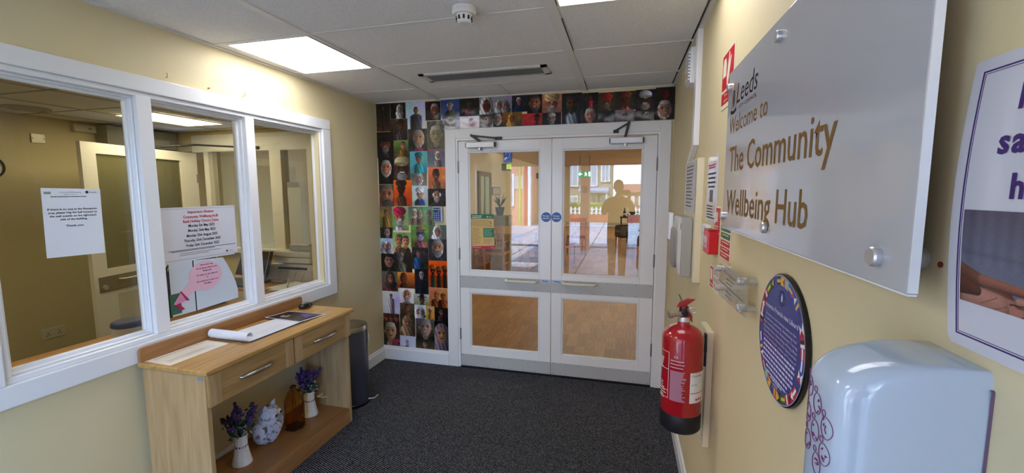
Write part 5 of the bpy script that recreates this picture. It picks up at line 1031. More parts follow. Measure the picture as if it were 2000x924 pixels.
obj('sensor_window', MB().superell((.2285, .555, 1.215), (.006, .016, .035), .8, .8), mat('sensor_dark', '#3a404c', .15, coat=.5), sp, smooth=True)
plum = mat('icon_plum', '#7c3a68', .4)
def icon(y, z, n_):
    R = .0125; xs = .2262
    def cv(yy): return .355 - .128 * (max(0, 1 - (abs(yy - .5565) / .0515) ** (2 / .42))) ** (.42 / 2) - .0006
    q = [Vector((cv(y + R * .8 * math.cos(a)), y + R * .8 * math.cos(a), z + R * math.sin(a))) for a in [2 * PI * k / 28 for k in range(28)]]
    obj('icon_ring', MB().tube(q, .0005, 5, closed=True), plum, sp)
    q = [Vector((cv(y + .006 + .0035 * math.cos(a)), y + .006 + .0035 * math.cos(a), z + R + .003 + .0035 * math.sin(a))) for a in [2 * PI * k / 16 for k in range(16)]]
    obj('icon_ring', MB().tube(q, .0005, 5, closed=True), plum, sp); rr = random.Random(n_)
    for k in range(4):
        a_ = [Vector((0, y + rr.uniform(-.5, .5) * R, z + rr.uniform(-.6, .6) * R))]
        for _ in range(3): a_.append(a_[-1] + Vector((0, rr.uniform(-1, 1) * .003, rr.uniform(-1, 1) * .003)))
        for v_ in a_: v_.x = cv(v_.y)
        obj('icon_hand_mark', MB().tube(a_, .0007, 4), plum, sp)
for i, (y, z) in enumerate(((.533, 1.322), (.556, 1.340), (.580, 1.352), (.534, 1.290), (.557, 1.306), (.581, 1.318), (.548, 1.270), (.576, 1.285))): icon(y, z, i)

# ------------------------------------------------------------------ fire signs, call point, notices
def wall_card(name, y0, y1, z0, z1, m, lab, cat, x=.3548, t=.002, group=None):
    r = emp(name, (x, (y0 + y1) / 2, z0), lab, cat, group); obj('board', MB().box(x - t, x, y0, y1, z0, z1), m, r, bevel=.0008, segs=1); return r
def patch(r, y0, y1, z0, z1, m, x=.3526, name='printed_panel'): return obj(name, MB().box(x - .0003, x, y0, y1, z0, z1), m, r)
fs_ = wall_card('fire_alarm_sign', 1.655, 1.845, 1.895, 2.100, signcream, 'red fire alarm call point sign high above the welcome sign corner', 'sign')
patch(fs_, 1.662, 1.838, 1.965, 2.094, signred); patch(fs_, 1.662, 1.838, 1.912, 1.955, signred)
X = .3522
obj('house_flame_symbol', MB().prism([(X, 1.826, 2.012), (X, 1.772, 2.012), (X, 1.772, 2.055), (X, 1.785, 2.078), (X, 1.813, 2.078), (X, 1.826, 2.055)], (-.0003, 0, 0)), signcream, fs_)
obj('finger_symbol', MB().prism([(X, 1.748, 2.045), (X, 1.735, 2.088), (X, 1.725, 2.085), (X, 1.728, 2.050), (X, 1.708, 2.072), (X, 1.700, 2.060), (X, 1.715, 2.030), (X, 1.738, 1.975), (X, 1.757, 1.972), (X, 1.760, 2.010)], (-.0003, 0, 0)), signcream, fs_)
text('Fire', Vector((X, 1.765, 1.938)), RV, .012, signcream, fs_, align='C', width=.05); text('alarm', Vector((X, 1.765, 1.919)), RV, .012, signcream, fs_, align='C', width=.06)
s2 = wall_card('extinguisher_sign', 1.752, 1.865, 1.425, 1.530, signcream, 'red and cream extinguisher sign just above the red call point', 'sign')
patch(s2, 1.758, 1.859, 1.431, 1.524, signred); patch(s2, 1.800, 1.815, 1.47, 1.508, signcream, .3522, 'extinguisher_symbol'); patch(s2, 1.822, 1.836, 1.47, 1.508, signcream, .3522, 'flame_symbol'); bars(Vector((.3521, 1.845, 1.455)), RV, .07, 2, .010, .005, signcream, s2)
s3 = wall_card('fire_action_sign', 1.580, 1.735, 1.343, 1.490, signcream, 'cream fire action notice with green and red panels under the welcome sign corner', 'sign')
for z0, z1, m in ((1.472, 1.486, signred), (1.445, 1.466, signgreen), (1.419, 1.440, signgreen), (1.392, 1.413, signred), (1.370, 1.388, signred), (1.348, 1.366, signred)):
    patch(s3, 1.588, 1.705, z0, z1, m); bars(Vector((.3521, 1.698, z1 - .005)), RV, .10, 1, .008, .004, signcream, s3, rag=.2, seed=int(z0 * 1000)); patch(s3, 1.711, 1.730, z0, z1, m)
s4 = wall_card('fire_instruction_sign', 1.735, 1.905, 1.196, 1.290, signcream, 'small cream and red fire instruction sign below the red call point', 'sign')
patch(s4, 1.835, 1.897, 1.215, 1.283, signred); patch(s4, 1.848, 1.885, 1.232, 1.275, signcream, .3522); patch(s4, 1.835, 1.897, 1.201, 1.211, signred)
for r_ in range(3):
    for c_ in range(2): patch(s4, 1.745 + c_ * .042, 1.780 + c_ * .042, 1.205 + r_ * .027, 1.226 + r_ * .027, mat('sign_pale_green', '#9db7a4', .5) if (r_ + c_) % 2 == 0 else mat('sign_pale_red', '#cf9b90', .5))
cp_ = emp('fire_call_point', (.33, 1.84, 1.34), 'red break glass fire call point on the right wall', 'call point')
obj('housing', MB().box(.317, .355, 1.778, 1.878, 1.345, 1.435), mat('callpoint_red', '#d4222c', .25), cp_, bevel=.004); obj('glass_window', MB().box(.3155, .3172, 1.800, 1.856, 1.368, 1.412), mat('callpoint_glass', '#d9b9b6', .2), cp_); obj('arrow_mark', MB().prism([(.3150, 1.828, 1.375), (.3150, 1.838, 1.385), (.3150, 1.818, 1.385)], (-.0004, 0, 0)), black, cp_)
obj('clear_cover_hinge', MB().box(.318, .345, 1.779, 1.877, 1.435, 1.440), mat('callpoint_darkred', '#9b1820', .3), cp_)
wbx = emp('white_switch_box', (.33, 1.98, 1.34), 'white plastic box beside the red call point', 'switch')
obj('case', MB().box(.335, .355, 1.925, 2.035, 1.350, 1.447), white, wbx, bevel=.004); obj('rocker', MB().box(.331, .335, 1.955, 2.0, 1.375, 1.42), whitew, wbx, bevel=.002)
n3 = emp('framed_notice', (.35, 1.94, 1.46), 'white notice in a clear holder nearest the welcome sign', 'notice')
obj('holder', MB().box(.350, .3548, 1.838, 2.045, 1.463, 1.735), laminate, n3, bevel=.001); bars(Vector((.3496, 2.02, 1.70)), RV, .15, 2, .010, .006, redink, n3, align='C'); bars(Vector((.3496, 2.02, 1.665)), RV, .16, 4, .018, .007, ink, n3, align='C', seed=4); obj('picture_block', MB().box(.3494, .3498, 1.905, 1.975, 1.545, 1.595), mat('dim_grey', '#5d5f63', .5), n3); bars(Vector((.3496, 2.02, 1.53)), RV, .16, 5, .012, .005, ink, n3, seed=6)
bd_ = emp('backing_board', (.34, 2.4, 1.15), 'tall cream painted backing board behind the paper towel dispenser', 'board')
obj('board', MB().box(.325, .355, 2.150, 2.495, 1.155, 1.743), cream_board, bd_, bevel=.003)
obj('edge_strip', MB().box(.3235, .325, 2.151, 2.165, 1.16, 1.74), cream_board, bd_)
n4 = emp('notice_sheet', (.322, 2.3, 1.47), 'grey printed notice on the cream backing board above the dispenser', 'notice')
obj('sheet', MB().box(.3205, .3225, 2.185, 2.485, 1.485, 1.735), mat('sheet_grey', '#bfc0c2', .4), n4); bars(Vector((.3202, 2.46, 1.715)), RV, .24, 12, .018, .006, mat('mid_ink', '#55565c', .6), n4)
pt = emp('paper_towel_dispenser', (.29, 2.35, 1.17), 'grey and white paper towel dispenser on the cream board beside the door', 'dispenser')
obj('body', MB().box(.275, .323, 2.205, 2.49, 1.170, 1.462), mat('dispenser_grey', '#a5a398', .4), pt, bevel=.006)
obj('front_cover', MB().prism([(.275, 2.205, 1.170), (.275, 2.205, 1.462), (.262, 2.205, 1.458), (.256, 2.205, 1.43), (.256, 2.205, 1.24), (.262, 2.205, 1.19)], (0, .285, 0)), mat('dispenser_pale', '#c4c3ba', .35), pt, bevel=.003)
obj('side_grip', MB().superell((.254, 2.36, 1.30), (.010, .13, .10), .5, .5), mat('dispenser_mid', '#8d8c84', .4), pt, smooth=True); obj('lock_slot', MB().box(.268, .270, 2.2035, 2.205, 1.405, 1.435), black, pt)
obj('white_side_clip', MB().box(.236, .256, 2.42, 2.50, 1.33, 1.475), white, pt, bevel=.005)
# trunking and sounder
tk = emp('cable_trunking', (.33, 2.3, 1.46), 'white cable trunking running from the ceiling to the paper towel dispenser', 'trunking')
obj('trunking_length', MB().box(.329, .355, 2.345, 2.405, 1.82, 2.383), white, tk, bevel=.002); obj('trunking_bend', MB().prism([(.329, 2.345, 1.82), (.329, 2.405, 1.82), (.329, 2.560, 1.745), (.329, 2.500, 1.745)], (.025, 0, 0)), white, tk, bevel=.002)
obj('trunking_length', MB().box(.327, .355, 2.500, 2.560, 1.20, 1.745), white, tk, bevel=.002); obj('thin_conduit', MB().box(.343, .355, 2.47, 2.485, 1.79, 2.14), white, tk, bevel=.002)
so = emp('ribbed_sounder', (.33, 2.36, 2.15), 'small ribbed white unit on the wall near the ceiling beside the trunking', 'sounder')
obj('case', MB().box(.312, .355, 2.43, 2.56, 2.145, 2.325), white, so, bevel=.004)
for k in range(9): obj('rib', MB().box(.302, .312, 2.433, 2.557, 2.160 + k * .0165, 2.169 + k * .0165), white, so, bevel=.001, segs=1)
# extinguisher
bo = emp('mounting_board', (.34, 1.85, .55), 'narrow cream board fixed to the wall behind the fire extinguisher', 'board')
obj('board', MB().box(.330, .355, 1.775, 1.93, .555, 1.035), cream_board, bo, bevel=.003); obj('screw', MB().lathe([(.005, -.001), (0, -.002)], (.330, 1.79, 1.0), 8, ax='x').lathe([(.005, -.001), (0, -.002)], (.330, 1.79, .6), 8, ax='x'), steel, bo, kind='stuff')
fe = emp('fire_extinguisher', (.236, 1.74, .645), 'red fire extinguisher with a black base hung on the right wall', 'fire extinguisher'); ex, ey, z0 = .236, 1.74, .655; R = .0765
exred = mat('extinguisher_red', '#a30f1d', .16, coat=.6); c = (ex, ey, z0)
obj('black_base', MB().lathe([(.070, 0), (R - .001, .006), (R + .001, .012), (R + .001, .070), (R - .002, .078)], c, 48), mat('rubber_black', '#15161c', .45), fe, smooth=30)
prof = [(R - .003, .06), (R, .070), (R, .365)] + [(R * math.cos(a) * .98 + .001, .365 + .055 * math.sin(a)) for a in [PI / 2 * k / 10 for k in range(1, 9)]] + [(.022, .425), (.020, .445)]
obj('cylinder', MB().lathe(prof, c, 56), exred, fe, smooth=30)
obj('neck_ring', MB().lathe([(.021, .428), (.024, .432), (.024, .446), (.019, .450)], c, 24), chrome, fe, smooth=30)
obj('valve_body', MB().lathe([(.016, .445), (.018, .455), (.018, .485), (.012, .492)], c, 20), mat('valve_dark', '#5a1016', .35), fe, smooth=30)
obj('hose_nozzle', MB().tube([(ex - .005, ey - .01, z0 + .462), (ex - .045, ey - .022, z0 + .460)], [.009, .011], 14).tube([(ex - .045, ey - .022, z0 + .460), (ex - .058, ey - .026, z0 + .459)], [.014, .014], 14), mat('nozzle_silver', '#b3b0a2', .3, metal=.8), fe, smooth=40, kind='stuff')
obj('carry_handle', MB().prism([(ex - .03, ey - .008, z0 + .485), (ex - .022, ey - .008, z0 + .505), (ex + .012, ey - .008, z0 + .522), (ex + .040, ey - .008, z0 + .520), (ex + .022, ey - .008, z0 + .505), (ex + .006, ey - .008, z0 + .492)], (0, .016, 0)), exred, fe, bevel=.002)
obj('squeeze_lever', MB().prism([(ex - .010, ey - .009, z0 + .49), (ex + .004, ey - .009, z0 + .497), (ex + .030, ey - .009, z0 + .455), (ex + .032, ey - .009, z0 + .425), (ex + .018, ey - .009, z0 + .445)], (0, .018, 0)), exred, fe, bevel=.002)
obj('pull_ring', MB().tube([(ex + .028 + .017 * math.cos(a), ey - .014, z0 + .478 + .010 * math.sin(a)) for a in [2 * PI * k / 18 for k in range(18)]], .0014, 6, closed=True), steel, fe)
obj('green_seal', MB().tube([(ex - .01, ey, z0 + .510), (ex - .020, ey, z0 + .535)], .0022, 6), mat('seal_green', '#1f5b3c', .5), fe)
obj('gauge', MB().lathe([(.012, -.016), (.013, -.022), (0, -.024)], (ex, ey, z0 + .47), 16, ax='y'), black, fe)
obj('wall_bracket', MB().box(ex + .060, .330, ey + .030, ey + .055, z0 + .30, z0 + .325).box(.322, .330, ey + .036, ey + .06, z0 + .24, z0 + .37), darkmetal, fe, kind='stuff')
def wrap(name, a0, a1, za, zb, m, dr=.0006, n=10):
    mb = MB(); rr = R + dr; A_ = [a0 + (a1 - a0) * k / n for k in range(n + 1)]; vs = [(ex + rr * math.cos(a), ey + rr * math.sin(a), z) for z in (za, zb) for a in A_]
    mb.add(vs, [(i, i + 1, n + 2 + i, n + 1 + i) for i in range(n)]); return obj(name, mb, m, fe)
lilac = mat('label_lilac', '#b78ea6', .4); A0 = -PI / 2 - .135      # direction towards the room's middle
wrap('service_label', A0 + .42, A0 + 1.48, z0 + .130, z0 + .250, paper); wrap('label_red_line', A0 + .46, A0 + 1.45, z0 + .168, z0 + .171, signred, .0009); wrap('label_red_top', A0 + .42, A0 + 1.48, z0 + .250, z0 + .2525, mat('label_orange', '#c9634f', .5), .0008)
for k in range(3): wrap('label_mark', A0 + .75 + k * .17, A0 + .87 + k * .17, z0 + .139, z0 + .148, signred, .0009, 3)
def curved_text(s, a, z, h, m, wang):
    o = text(s, Vector((ex, ey, z)), (Vector((1, 0, 0)), Vector((0, 0, 1)), Vector((0, -1, 0))), h, m, fe, width=wang * R); rr = R + .0011
    for v in o.data.vertices:
        u_ = v.co.x + ORG[fe.name].x - ex; an = a + u_ / R; v.co.x = ex + rr * math.cos(an) - ORG[fe.name].x; v.co.y = ey + rr * math.sin(an) - ORG[fe.name].y
curved_text('Churches', A0 + .50, z0 + .234, .009, ink, .62); curved_text('Int No.', A0 + .50, z0 + .200, .007, ink, .35)
def lines(a0, a1, z, n, dz, h, m, seed=1, rag=.3):
    rr = random.Random(seed)
    mb = MB()
    for i in range(n):
        e = a1 - (a1 - a0) * rag * rr.random(); k = 6; A_ = [a0 + (e - a0) * q / k for q in range(k + 1)]; r_ = R + .0007; zz = z - i * dz
        mb.add([(ex + r_ * math.cos(a), ey + r_ * math.sin(a), q) for q in (zz, zz + h) for a in A_], [(i_, i_ + 1, k + 2 + i_, k + 1 + i_) for i_ in range(k)])
    obj('instruction_print', mb, m, fe, kind='stuff')
lines(A0 - .55, A0 + .22, z0 + .248, 26, .0046, .0032, lilac, 3); lines(A0 - .55, A0 + .15, z0 + .290, 3, .013, .002, whiteink, 4); curved_text('CE', A0 - .36, z0 + .302, .010, whiteink, .19)
lines(A0 - 1.35, A0 - .78, z0 + .285, 5, .009, .005, whiteink, 5, .6); lines(A0 - 1.35, A0 - .78, z0 + .190, 7, .010, .003, whiteink, 6, .5)
wrap('label_frame', A0 - .66, A0 - .64, z0 + .135, z0 + .318, whiteink, .0008, 2)
for z in (.318, .250, .165, .135): wrap('label_frame', A0 - 1.4, A0 - .64, z0 + z, z0 + z + .0015, whiteink, .0008, 8)

# ================================================================== HALL BEYOND THE DOUBLE DOOR
HX0, HX1, HY1, HC = -3.74, 3.0, 20.0, 2.72
hw = mat('hall_wall', '#dccda4', .6)
def vinyl():
    m = bpy.data.materials.new('vinyl_far'); m.use_nodes = True; n = m.node_tree.nodes; L = m.node_tree.links; b = n['Principled BSDF']; b.inputs['Roughness'].default_value = .38
    t = n.new('ShaderNodeTexCoord'); mp = n.new('ShaderNodeMapping'); mp.inputs['Rotation'].default_value = (0, 0, PI / 2)
    br = n.new('ShaderNodeTexBrick'); br.inputs['Scale'].default_value = 1; br.inputs['Brick Width'].default_value = .42; br.inputs['Row Height'].default_value = .1; br.inputs['Mortar Size'].default_value = .001
    br.inputs['Color1'].default_value = (*lin('#a37a4c'), 1); br.inputs['Color2'].default_value = (*lin('#8a6239'), 1); br.inputs['Mortar'].default_value = (*lin('#6b4a2c'), 1)
    MATS['vinyl_far'] = m
    L.new(t.outputs['Object'], mp.inputs[0]); L.new(mp.outputs[0], br.inputs['Vector']); L.new(br.outputs['Color'], b.inputs['Base Color']); return m
hf = struct('floor_hall', MB().box(-2.25, HX1, YB + .12, 5.8, -.09, -.0025).box(HX0, HX1, 5.8, HY1, -.09, -.0025), vinyl(), origin=(0, 0, 0), label='wood effect vinyl floor of the hall beyond the double door')
struct('floor_threshold', MB().box(DX0, DX1, YB + .004, YB + .121, -.09, -.001), MATS['vinyl_far'])
vw = [wood('vinyl_plank_%d' % i, a, b, 'y', .36, 1.3, True) for i, (a, b) in enumerate((('#8a6138', '#a87c4a'), ('#94693c', '#b18654')))]
rnd = random.Random(3); pmesh = {}
cnt = 0
for c_ in range(26):
    x = -2.25 + c_ * .1; y = YB + .125 - rnd.uniform(0, .3)
    while y < 6.6 and cnt < 300:
        l = rnd.choice((.18, .30, .42)); y0_ = max(y, YB + .125); y1_ = y + l; y = y1_
        if y1_ - y0_ < .03: continue
        # only where the lower panes let the floor be seen
        xl, xr = -1.33 * y1_ / YB - .1, .17 * y1_ / YB + .05
        if x + .1 < xl or x > xr: continue
        lq = round(y1_ - y0_, 2); key = (lq, rnd.randrange(2))
        if key not in pmesh:
            mb = MB().box(-.0494, .0494, 0, lq - .0012, -.003, 0)
            o = obj('vinyl_plank', mb, vw[key[1]], hf); pmesh[key] = o.data
            o.data.transform(Matrix.Translation(ORG[hf.name])); o.location = Vector((x + .05, y0_, .0)) - ORG[hf.name]
        else:
            o = bpy.data.objects.new('vinyl_plank', pmesh[key]); COL.objects.link(o); o.parent = hf; o.location = Vector((x + .05, y0_, .0)) - ORG[hf.name]
        cnt += 1
struct('wall_hall_left', MB().box(HX0 - .1, HX0, 5.8, HY1, 0, 2.9), hw); struct('wall_hall_right', MB().box(HX1, HX1 + .1, YB + .12, HY1, 0, 2.9), hw); struct('wall_hall_far', MB().box(HX0, HX1, HY1, HY1 + .1, 0, 2.9), hw)
struct('wall_hall_near', MB().box(HX0, XL, 5.75, 5.85, 0, 2.9).box(XL - .05, XL, YB + .12, 5.75, 0, 2.9).box(XR + .1, HX1, YB + .02, YB + .12, 0, 2.9), hw)
struct('baseboard_hall', MB().box(HX0, HX0 + .02, 5.86, HY1, 0, .12).box(HX0, HX1, HY1 - .02, HY1, 0, .16), mat('hall_skirting', '#b9ab86', .4))
hc = emp('ceiling_hall', (0, 10, HC), 'dark stained timber board ceiling of the hall', 'ceiling'); del hc['category']; hc['kind'] = 'structure'
tw = wood('timber_ceiling', '#5a2c12', '#c07a3c', 'x', .35, .6, True); y = YB + .12; obj('ceiling_deck', MB().box(HX0, HX1, YB + .12, HY1, HC + .03, HC + .12), gapm, hc)
while y < HY1:
    w = .42; o = obj('timber_board', MB().box(HX0, HX1, y + .006, min(y + w, HY1), HC, HC + .03), tw, hc, bevel=.006, segs=1); y += w + .006
struct('trim_10', MB().box(HX0, HX0 + .03, 5.86, HY1, HC - .12, HC).box(HX0, HX1, HY1 - .03, HY1, HC - .16, HC), mat('cornice', '#d9c79a', .5), label='cream cornice under the timber ceiling of the hall')
# hall door on its left wall
hd = emp('door_4', (HX0, 11.2, 0), 'glazed hall door with a brown frame on the left wall of the hall', 'door'); del hd['category']; hd['kind'] = 'structure'; brown = mat('frame_brown', '#6c5636', .5)
for q in ((10.65, 10.80, 0, 2.12), (11.62, 11.75, 0, 2.12), (10.80, 11.62, 2.0, 2.12)): obj('door_frame', MB().box(HX0, HX0 + .06, *q), brown, hd)
obj('door_leaf', MB().box(HX0, HX0 + .03, 10.80, 11.62, 0, 2.0), mat('pale_green_glass', '#b9c9a8', .2), hd); obj('stile', MB().box(HX0 + .03, HX0 + .045, 11.15, 11.24, 0, 2.0), mat('grey_green', '#7d8266', .5), hd)
pfm = emp('picture_frame', (HX0, 12.3, 1.5), 'small framed certificate on the hall wall right of the brown door frame', 'picture'); obj('frame', MB().box(HX0, HX0 + .03, 11.9, 12.75, 1.48, 1.72), mat('frame_grey', '#6c6a62', .5), pfm, bevel=.005); obj('mount', MB().box(HX0 + .03, HX0 + .033, 11.97, 12.68, 1.505, 1.695), mat('mount_grey', '#b8b5a8', .5), pfm)
pst = emp('wall_notice', (HX0, 9.2, 1.2), 'faint notice on the hall wall left of the green glass door', 'notice'); obj('sheet', MB().box(HX0, HX0 + .004, 9.35, 9.75, 1.28, 1.58), mat('faint_sheet', '#d9cdab', .5), pst); bars(Vector((HX0 + .005, 9.40, 1.53)), LV, .3, 9, .028, .01, greyink, pst)
tp = emp('tall_picture', (HX0, 8.9, 1.7), 'tall dark red banner on the hall wall at the left edge of the door pane', 'banner'); obj('panel', MB().box(HX0, HX0 + .02, 9.12, 9.32, 1.72, 2.55), mat('banner_red', '#6e3226', .5), tp); obj('panel_top', MB().box(HX0 + .02, HX0 + .022, 9.14, 9.30, 2.3, 2.5), mat('banner_dark', '#3b2f28', .5), tp)
def exit_box(x, y, z, lab):
    r = emp('emergency_light', (x, y, z), lab, 'light', 'black emergency exit light boxes'); obj('housing', MB().box(x - .20, x + .04, y - .05, y + .14, z, z + .20), black, r, bevel=.006)
    obj('lit_panel', MB().box(x + .04, x + .046, y - .04, y + .13, z + .03, z + .19), emis('exit_green_light', '#bfe070', .8), r); obj('lit_face', MB().box(x - .05, x + .035, y - .052, y - .05, z + .03, z + .18), emis('exit_green_light', '#bfe070', .8), r); obj('drop_rod', MB().cyl((x - .08, y + .04, z + .2), (x - .08, y + .04, HC), .008, 8), darkmetal, r)
exit_box(-3.30, 12.2, 2.20, 'black emergency light box with a lit yellow green face beside the hearing loop sticker'); exit_box(-2.9, 15.3, 2.05, 'black emergency light box further along the hall, at the right edge of the left pane')
eg = emp('exit_sign', (-1.05, 13.5, 2.02), 'green illuminated emergency exit sign hanging in the hall, seen through the right pane', 'sign')
obj('case', MB().box(-1.42, -1.0, 13.48, 13.54, 2.02, 2.22), emis('exit_sign_green', '#0f8a4c', .8), eg, bevel=.006); EW = emis('exit_white', '#f2fff4', 1.5); ev = 13.478
obj('arrow', MB().prism([(-1.40, ev, 2.12), (-1.34, ev, 2.18), (-1.34, ev, 2.135), (-1.28, ev, 2.135), (-1.28, ev, 2.105), (-1.34, ev, 2.105), (-1.34, ev, 2.06)], (0, -.002, 0)), EW, eg)
obj('running_figure', MB().prism([(-1.22, ev, 2.05), (-1.19, ev, 2.10), (-1.21, ev, 2.15), (-1.17, ev, 2.19), (-1.15, ev, 2.14), (-1.13, ev, 2.12), (-1.15, ev, 2.09), (-1.13, ev, 2.05), (-1.17, ev, 2.08)], (0, -.002, 0)), EW, eg); obj('door_symbol', MB().box(-1.09, -1.03, ev - .002, ev, 2.05, 2.19), EW, eg)
for x in (-1.36, -1.06): obj('hanger', MB().cyl((x, 13.51, 2.22), (x, 13.51, HC), .008, 8), darkmetal, eg)
# potted plant
ppl = emp('potted_plant', (-3.15, 10.9, 0), 'spiky dark green plant on a shelf unit beside the hall door', 'plant'); px, py = -3.22, 11.0
obj('shelf_unit', MB().box(px - .22, px + .30, py - .2, py + .25, 0, .95), mat('unit_grey', '#8d8673', .6), ppl, bevel=.01); obj('pot', MB().lathe([(.09, 0), (.13, .22), (.12, .22), (.10, .2)], (px, py, .95), 24), black, ppl, smooth=40)
lfm = MB(); rnd = random.Random(2)
for k in range(26):
    a = rnd.uniform(0, 2 * PI); l = rnd.uniform(.25, .5); s = rnd.uniform(.3, .9); b0 = Vector((px, py, 1.15)); d = Vector((math.cos(a) * s, math.sin(a) * s, 1)).normalized(); e = d.cross(Vector((0, 0, 1))).normalized() * .018
    tip = b0 + d * l - Vector((0, 0, .08 * s)); mid = b0 + d * l * .55; lfm.add([b0 - e * .5, b0 + e * .5, mid + e, tip, mid - e], [(0, 1, 2, 4), (4, 2, 3)])
obj('leaves', lfm, mat('plant_green', '#1f3a1f', .6), ppl, kind='stuff')
# tables, chairs
pine = wood('pine', '#a3672f', '#c98a4b', 'y', .4); pinex = wood('pine_x', '#9c642f', '#c4874b', 'z', .45); seatp = mat('seat_plum', '#5a2340', .8); tabletop_m = mat('table_laminate', '#b98a58', .25)
ht = emp('hall_table', (-2.35, 9.2, 0), 'wooden dining table in the hall seen through the left door pane', 'table')
obj('tabletop', MB().box(-2.80, -1.94, 8.30, 10.1, .705, .745), tabletop_m, ht, bevel=.005); obj('apron', MB().box(-2.74, -2.0, 8.36, 10.04, .62, .705), pine, ht)
for x in (-2.72, -2.02):
    for y in (8.38, 10.02): obj('leg', MB().box(x - .035, x + .035, y - .035, y + .035, 0, .705), pinex, ht, bevel=.003)
def chair():
    r = emp('dining_chair', (0, 0, 0), 'x', 'chair', 'wooden slat-back dining chairs in the hall')
    obj('seat', MB().superell((0, 0, .45), (.215, .21, .035), .4, .4), seatp, r, smooth=True); obj('seat_frame', MB().box(-.21, .21, -.205, .205, .38, .43), pine, r)
    for x in (-.19, .19): obj('leg', MB().box(x - .018, x + .018, .165, .20, 0, .40), pinex, r); obj('back_leg', MB().prism([(x - .018, -.20, 0), (x + .018, -.20, 0), (x + .018, -.165, 0), (x - .018, -.165, 0)], (0, -.035, .92)), pinex, r)
    obj('top_rail', MB().box(-.21, .21, -.248, -.215, .86, .94), pine, r, bevel=.004); obj('lower_rail', MB().box(-.19, .19, -.225, -.205, .50, .535), pine, r)
    for k in range(5): x = -.13 + k * .065; obj('slat', MB().prism([(x - .010, -.222, .53), (x + .010, -.222, .53), (x + .010, -.212, .53), (x - .010, -.212, .53)], (0, -.012, .335)), pinex, r)
    for s in (-1, 1): obj('stretcher', MB().box(s * .19 - .01, s * .19 + .01, -.2, .18, .18, .205), pinex, r)
    return r
c0 = chair(); spots = [(-2.40, 7.95, 0, 'wooden dining chair at the near end of the hall table, back to the doors'), (-2.95, 8.9, -PI / 2, 'wooden dining chair on the left side of the hall table'), (-1.72, 8.6, PI / 2 + .2, 'wooden dining chair with a plum seat on the right side of the hall table'), (-1.70, 9.6, PI / 2, 'second wooden dining chair on the right side of the hall table'),
    (-2.9, 9.7, -PI / 2, 'second wooden dining chair on the left side of the hall table'), (-1.28, 9.3, -.5, 'wooden dining chair at the left edge of the right door pane'), (-1.15, 10.8, .3, 'wooden dining chair further back at the left edge of the right pane')]
c0.location = (spots[0][0], spots[0][1], 0); c0.rotation_euler = (0, 0, spots[0][2]); c0['label'] = spots[0][3]
for x, y, a, l in spots[1:]: dup(c0, (x, y, 0), a, None, l)
def armchair(x, y, rz, lab, m):
    r = emp('armchair', (0, 0, 0), lab, 'armchair', 'high-backed armchairs in the hall')
    obj('seat', MB().superell((0, .03, .40), (.27, .28, .10), .35, .35), m, r, smooth=True); obj('backrest', MB().superell((0, -.26, .66), (.27, .085, .36), .35, .4), m, r, smooth=True)
    for s in (-1, 1): obj('armrest', MB().superell((s * .30, .0, .50), (.05, .27, .14), .4, .4), m, r, smooth=True); obj('wing', MB().superell((s * .28, -.17, .82), (.04, .10, .19), .5, .5), m, r, smooth=True)
    for s in (-1, 1):
        for t in (-.24, .24): obj('leg', MB().cyl((s * .26, t, 0), (s * .25, t, .31), .018, 10, .026), pinex, r)
    r.location = (x, y, 0); r.rotation_euler = (0, 0, rz); return r
armbr = mat('armchair_olive', '#4c4430', .8, bump=(80, .2)); armdk = mat('armchair_dark', '#2c2622', .8)
armchair(.10, 12.3, PI / 2 + .25, 'olive brown high-backed armchair seen through the right door pane', armbr); armchair(.42, 10.6, PI / 2 + .3, 'dark armchair half hidden by the right stile of the right door leaf', armdk)
bt = emp('bottle', (.02, 14.6, .98), 'small dark bottle on the hall side table', 'bottle'); obj('body', MB().lathe([(.04, 0), (.045, .01), (.045, .16), (.015, .22), (.015, .29)], (.02, 14.6, .75), 20), mat('bottle_green', '#1c3322', .2), bt, smooth=40); obj('label', MB().lathe([(.046, .05), (.046, .12)], (.02, 14.6, .75), 20, cap=False), paper, bt)
st_ = emp('side_table', (.1, 14.6, 0), 'dark side table behind the olive armchair in the hall', 'table'); obj('top', MB().box(-.12, .6, 14.3, 14.9, .72, .75), armdk, st_, bevel=.004)
for x in (-.08, .56):
    for y in (14.34, 14.86): obj('leg', MB().box(x - .02, x + .02, y - .02, y + .02, 0, .72), armdk, st_)

# ================================================================== OUTDOORS BEHIND THE VIEWER (seen mirrored in the door glass)
cn = MB().box(-3.2, 2.6, -4.78, YF - .1, 2.56, 2.72); struct('ceiling_canopy', cn, mat('canopy_white', '#cfcac0', .6), label='flat entrance canopy carried by the two brick piers outside')
flag_m = mat('paving', '#aeb0b6', .7, bump=(12, .1), tint=('#a9a3a0', 1.5, (1, 1, 1), .4, .6)); g = .014
pvs = struct('ground_paving', MB().box(-14, 12, -15.2, YF - .1, -.12, -.02), mat('joint', '#77736e', .9), label='grey stone paving outside the entrance')
nst = 0
for i in range(-7, 6):
    for j in range(16):
        y1_ = YF - .1 - j * .9; 
        if nst >= 230: break
        obj('paving_slab', MB().box(i * .9 + g, (i + 1) * .9 - g, y1_ - .9 + g, y1_ - g, -.02, 0), flag_m, pvs); nst += 1
struct('ground_far', MB().box(-60, 60, -90, -15.2, -.14, -.03), mat('far_grass', '#5f7d3a', .9), label='grass beyond the low brick wall outside')
struct('trim_11', MB().box(-6.3, 5.4, -5.4, -5.0, -.002, .004), mat('drain_dark', '#3d3a38', .7), label='dark drain strip across the paving outside')
bw = struct('wall_garden', MB().box(-14, 12, -15.4, -15.2, -.02, .40), mat('brick_red', '#b0604c', .8, bump=(20, .3), tint=('#9a5040', 6, (1, 1, 3), .4, .6)), label='low red brick wall outside the entrance')
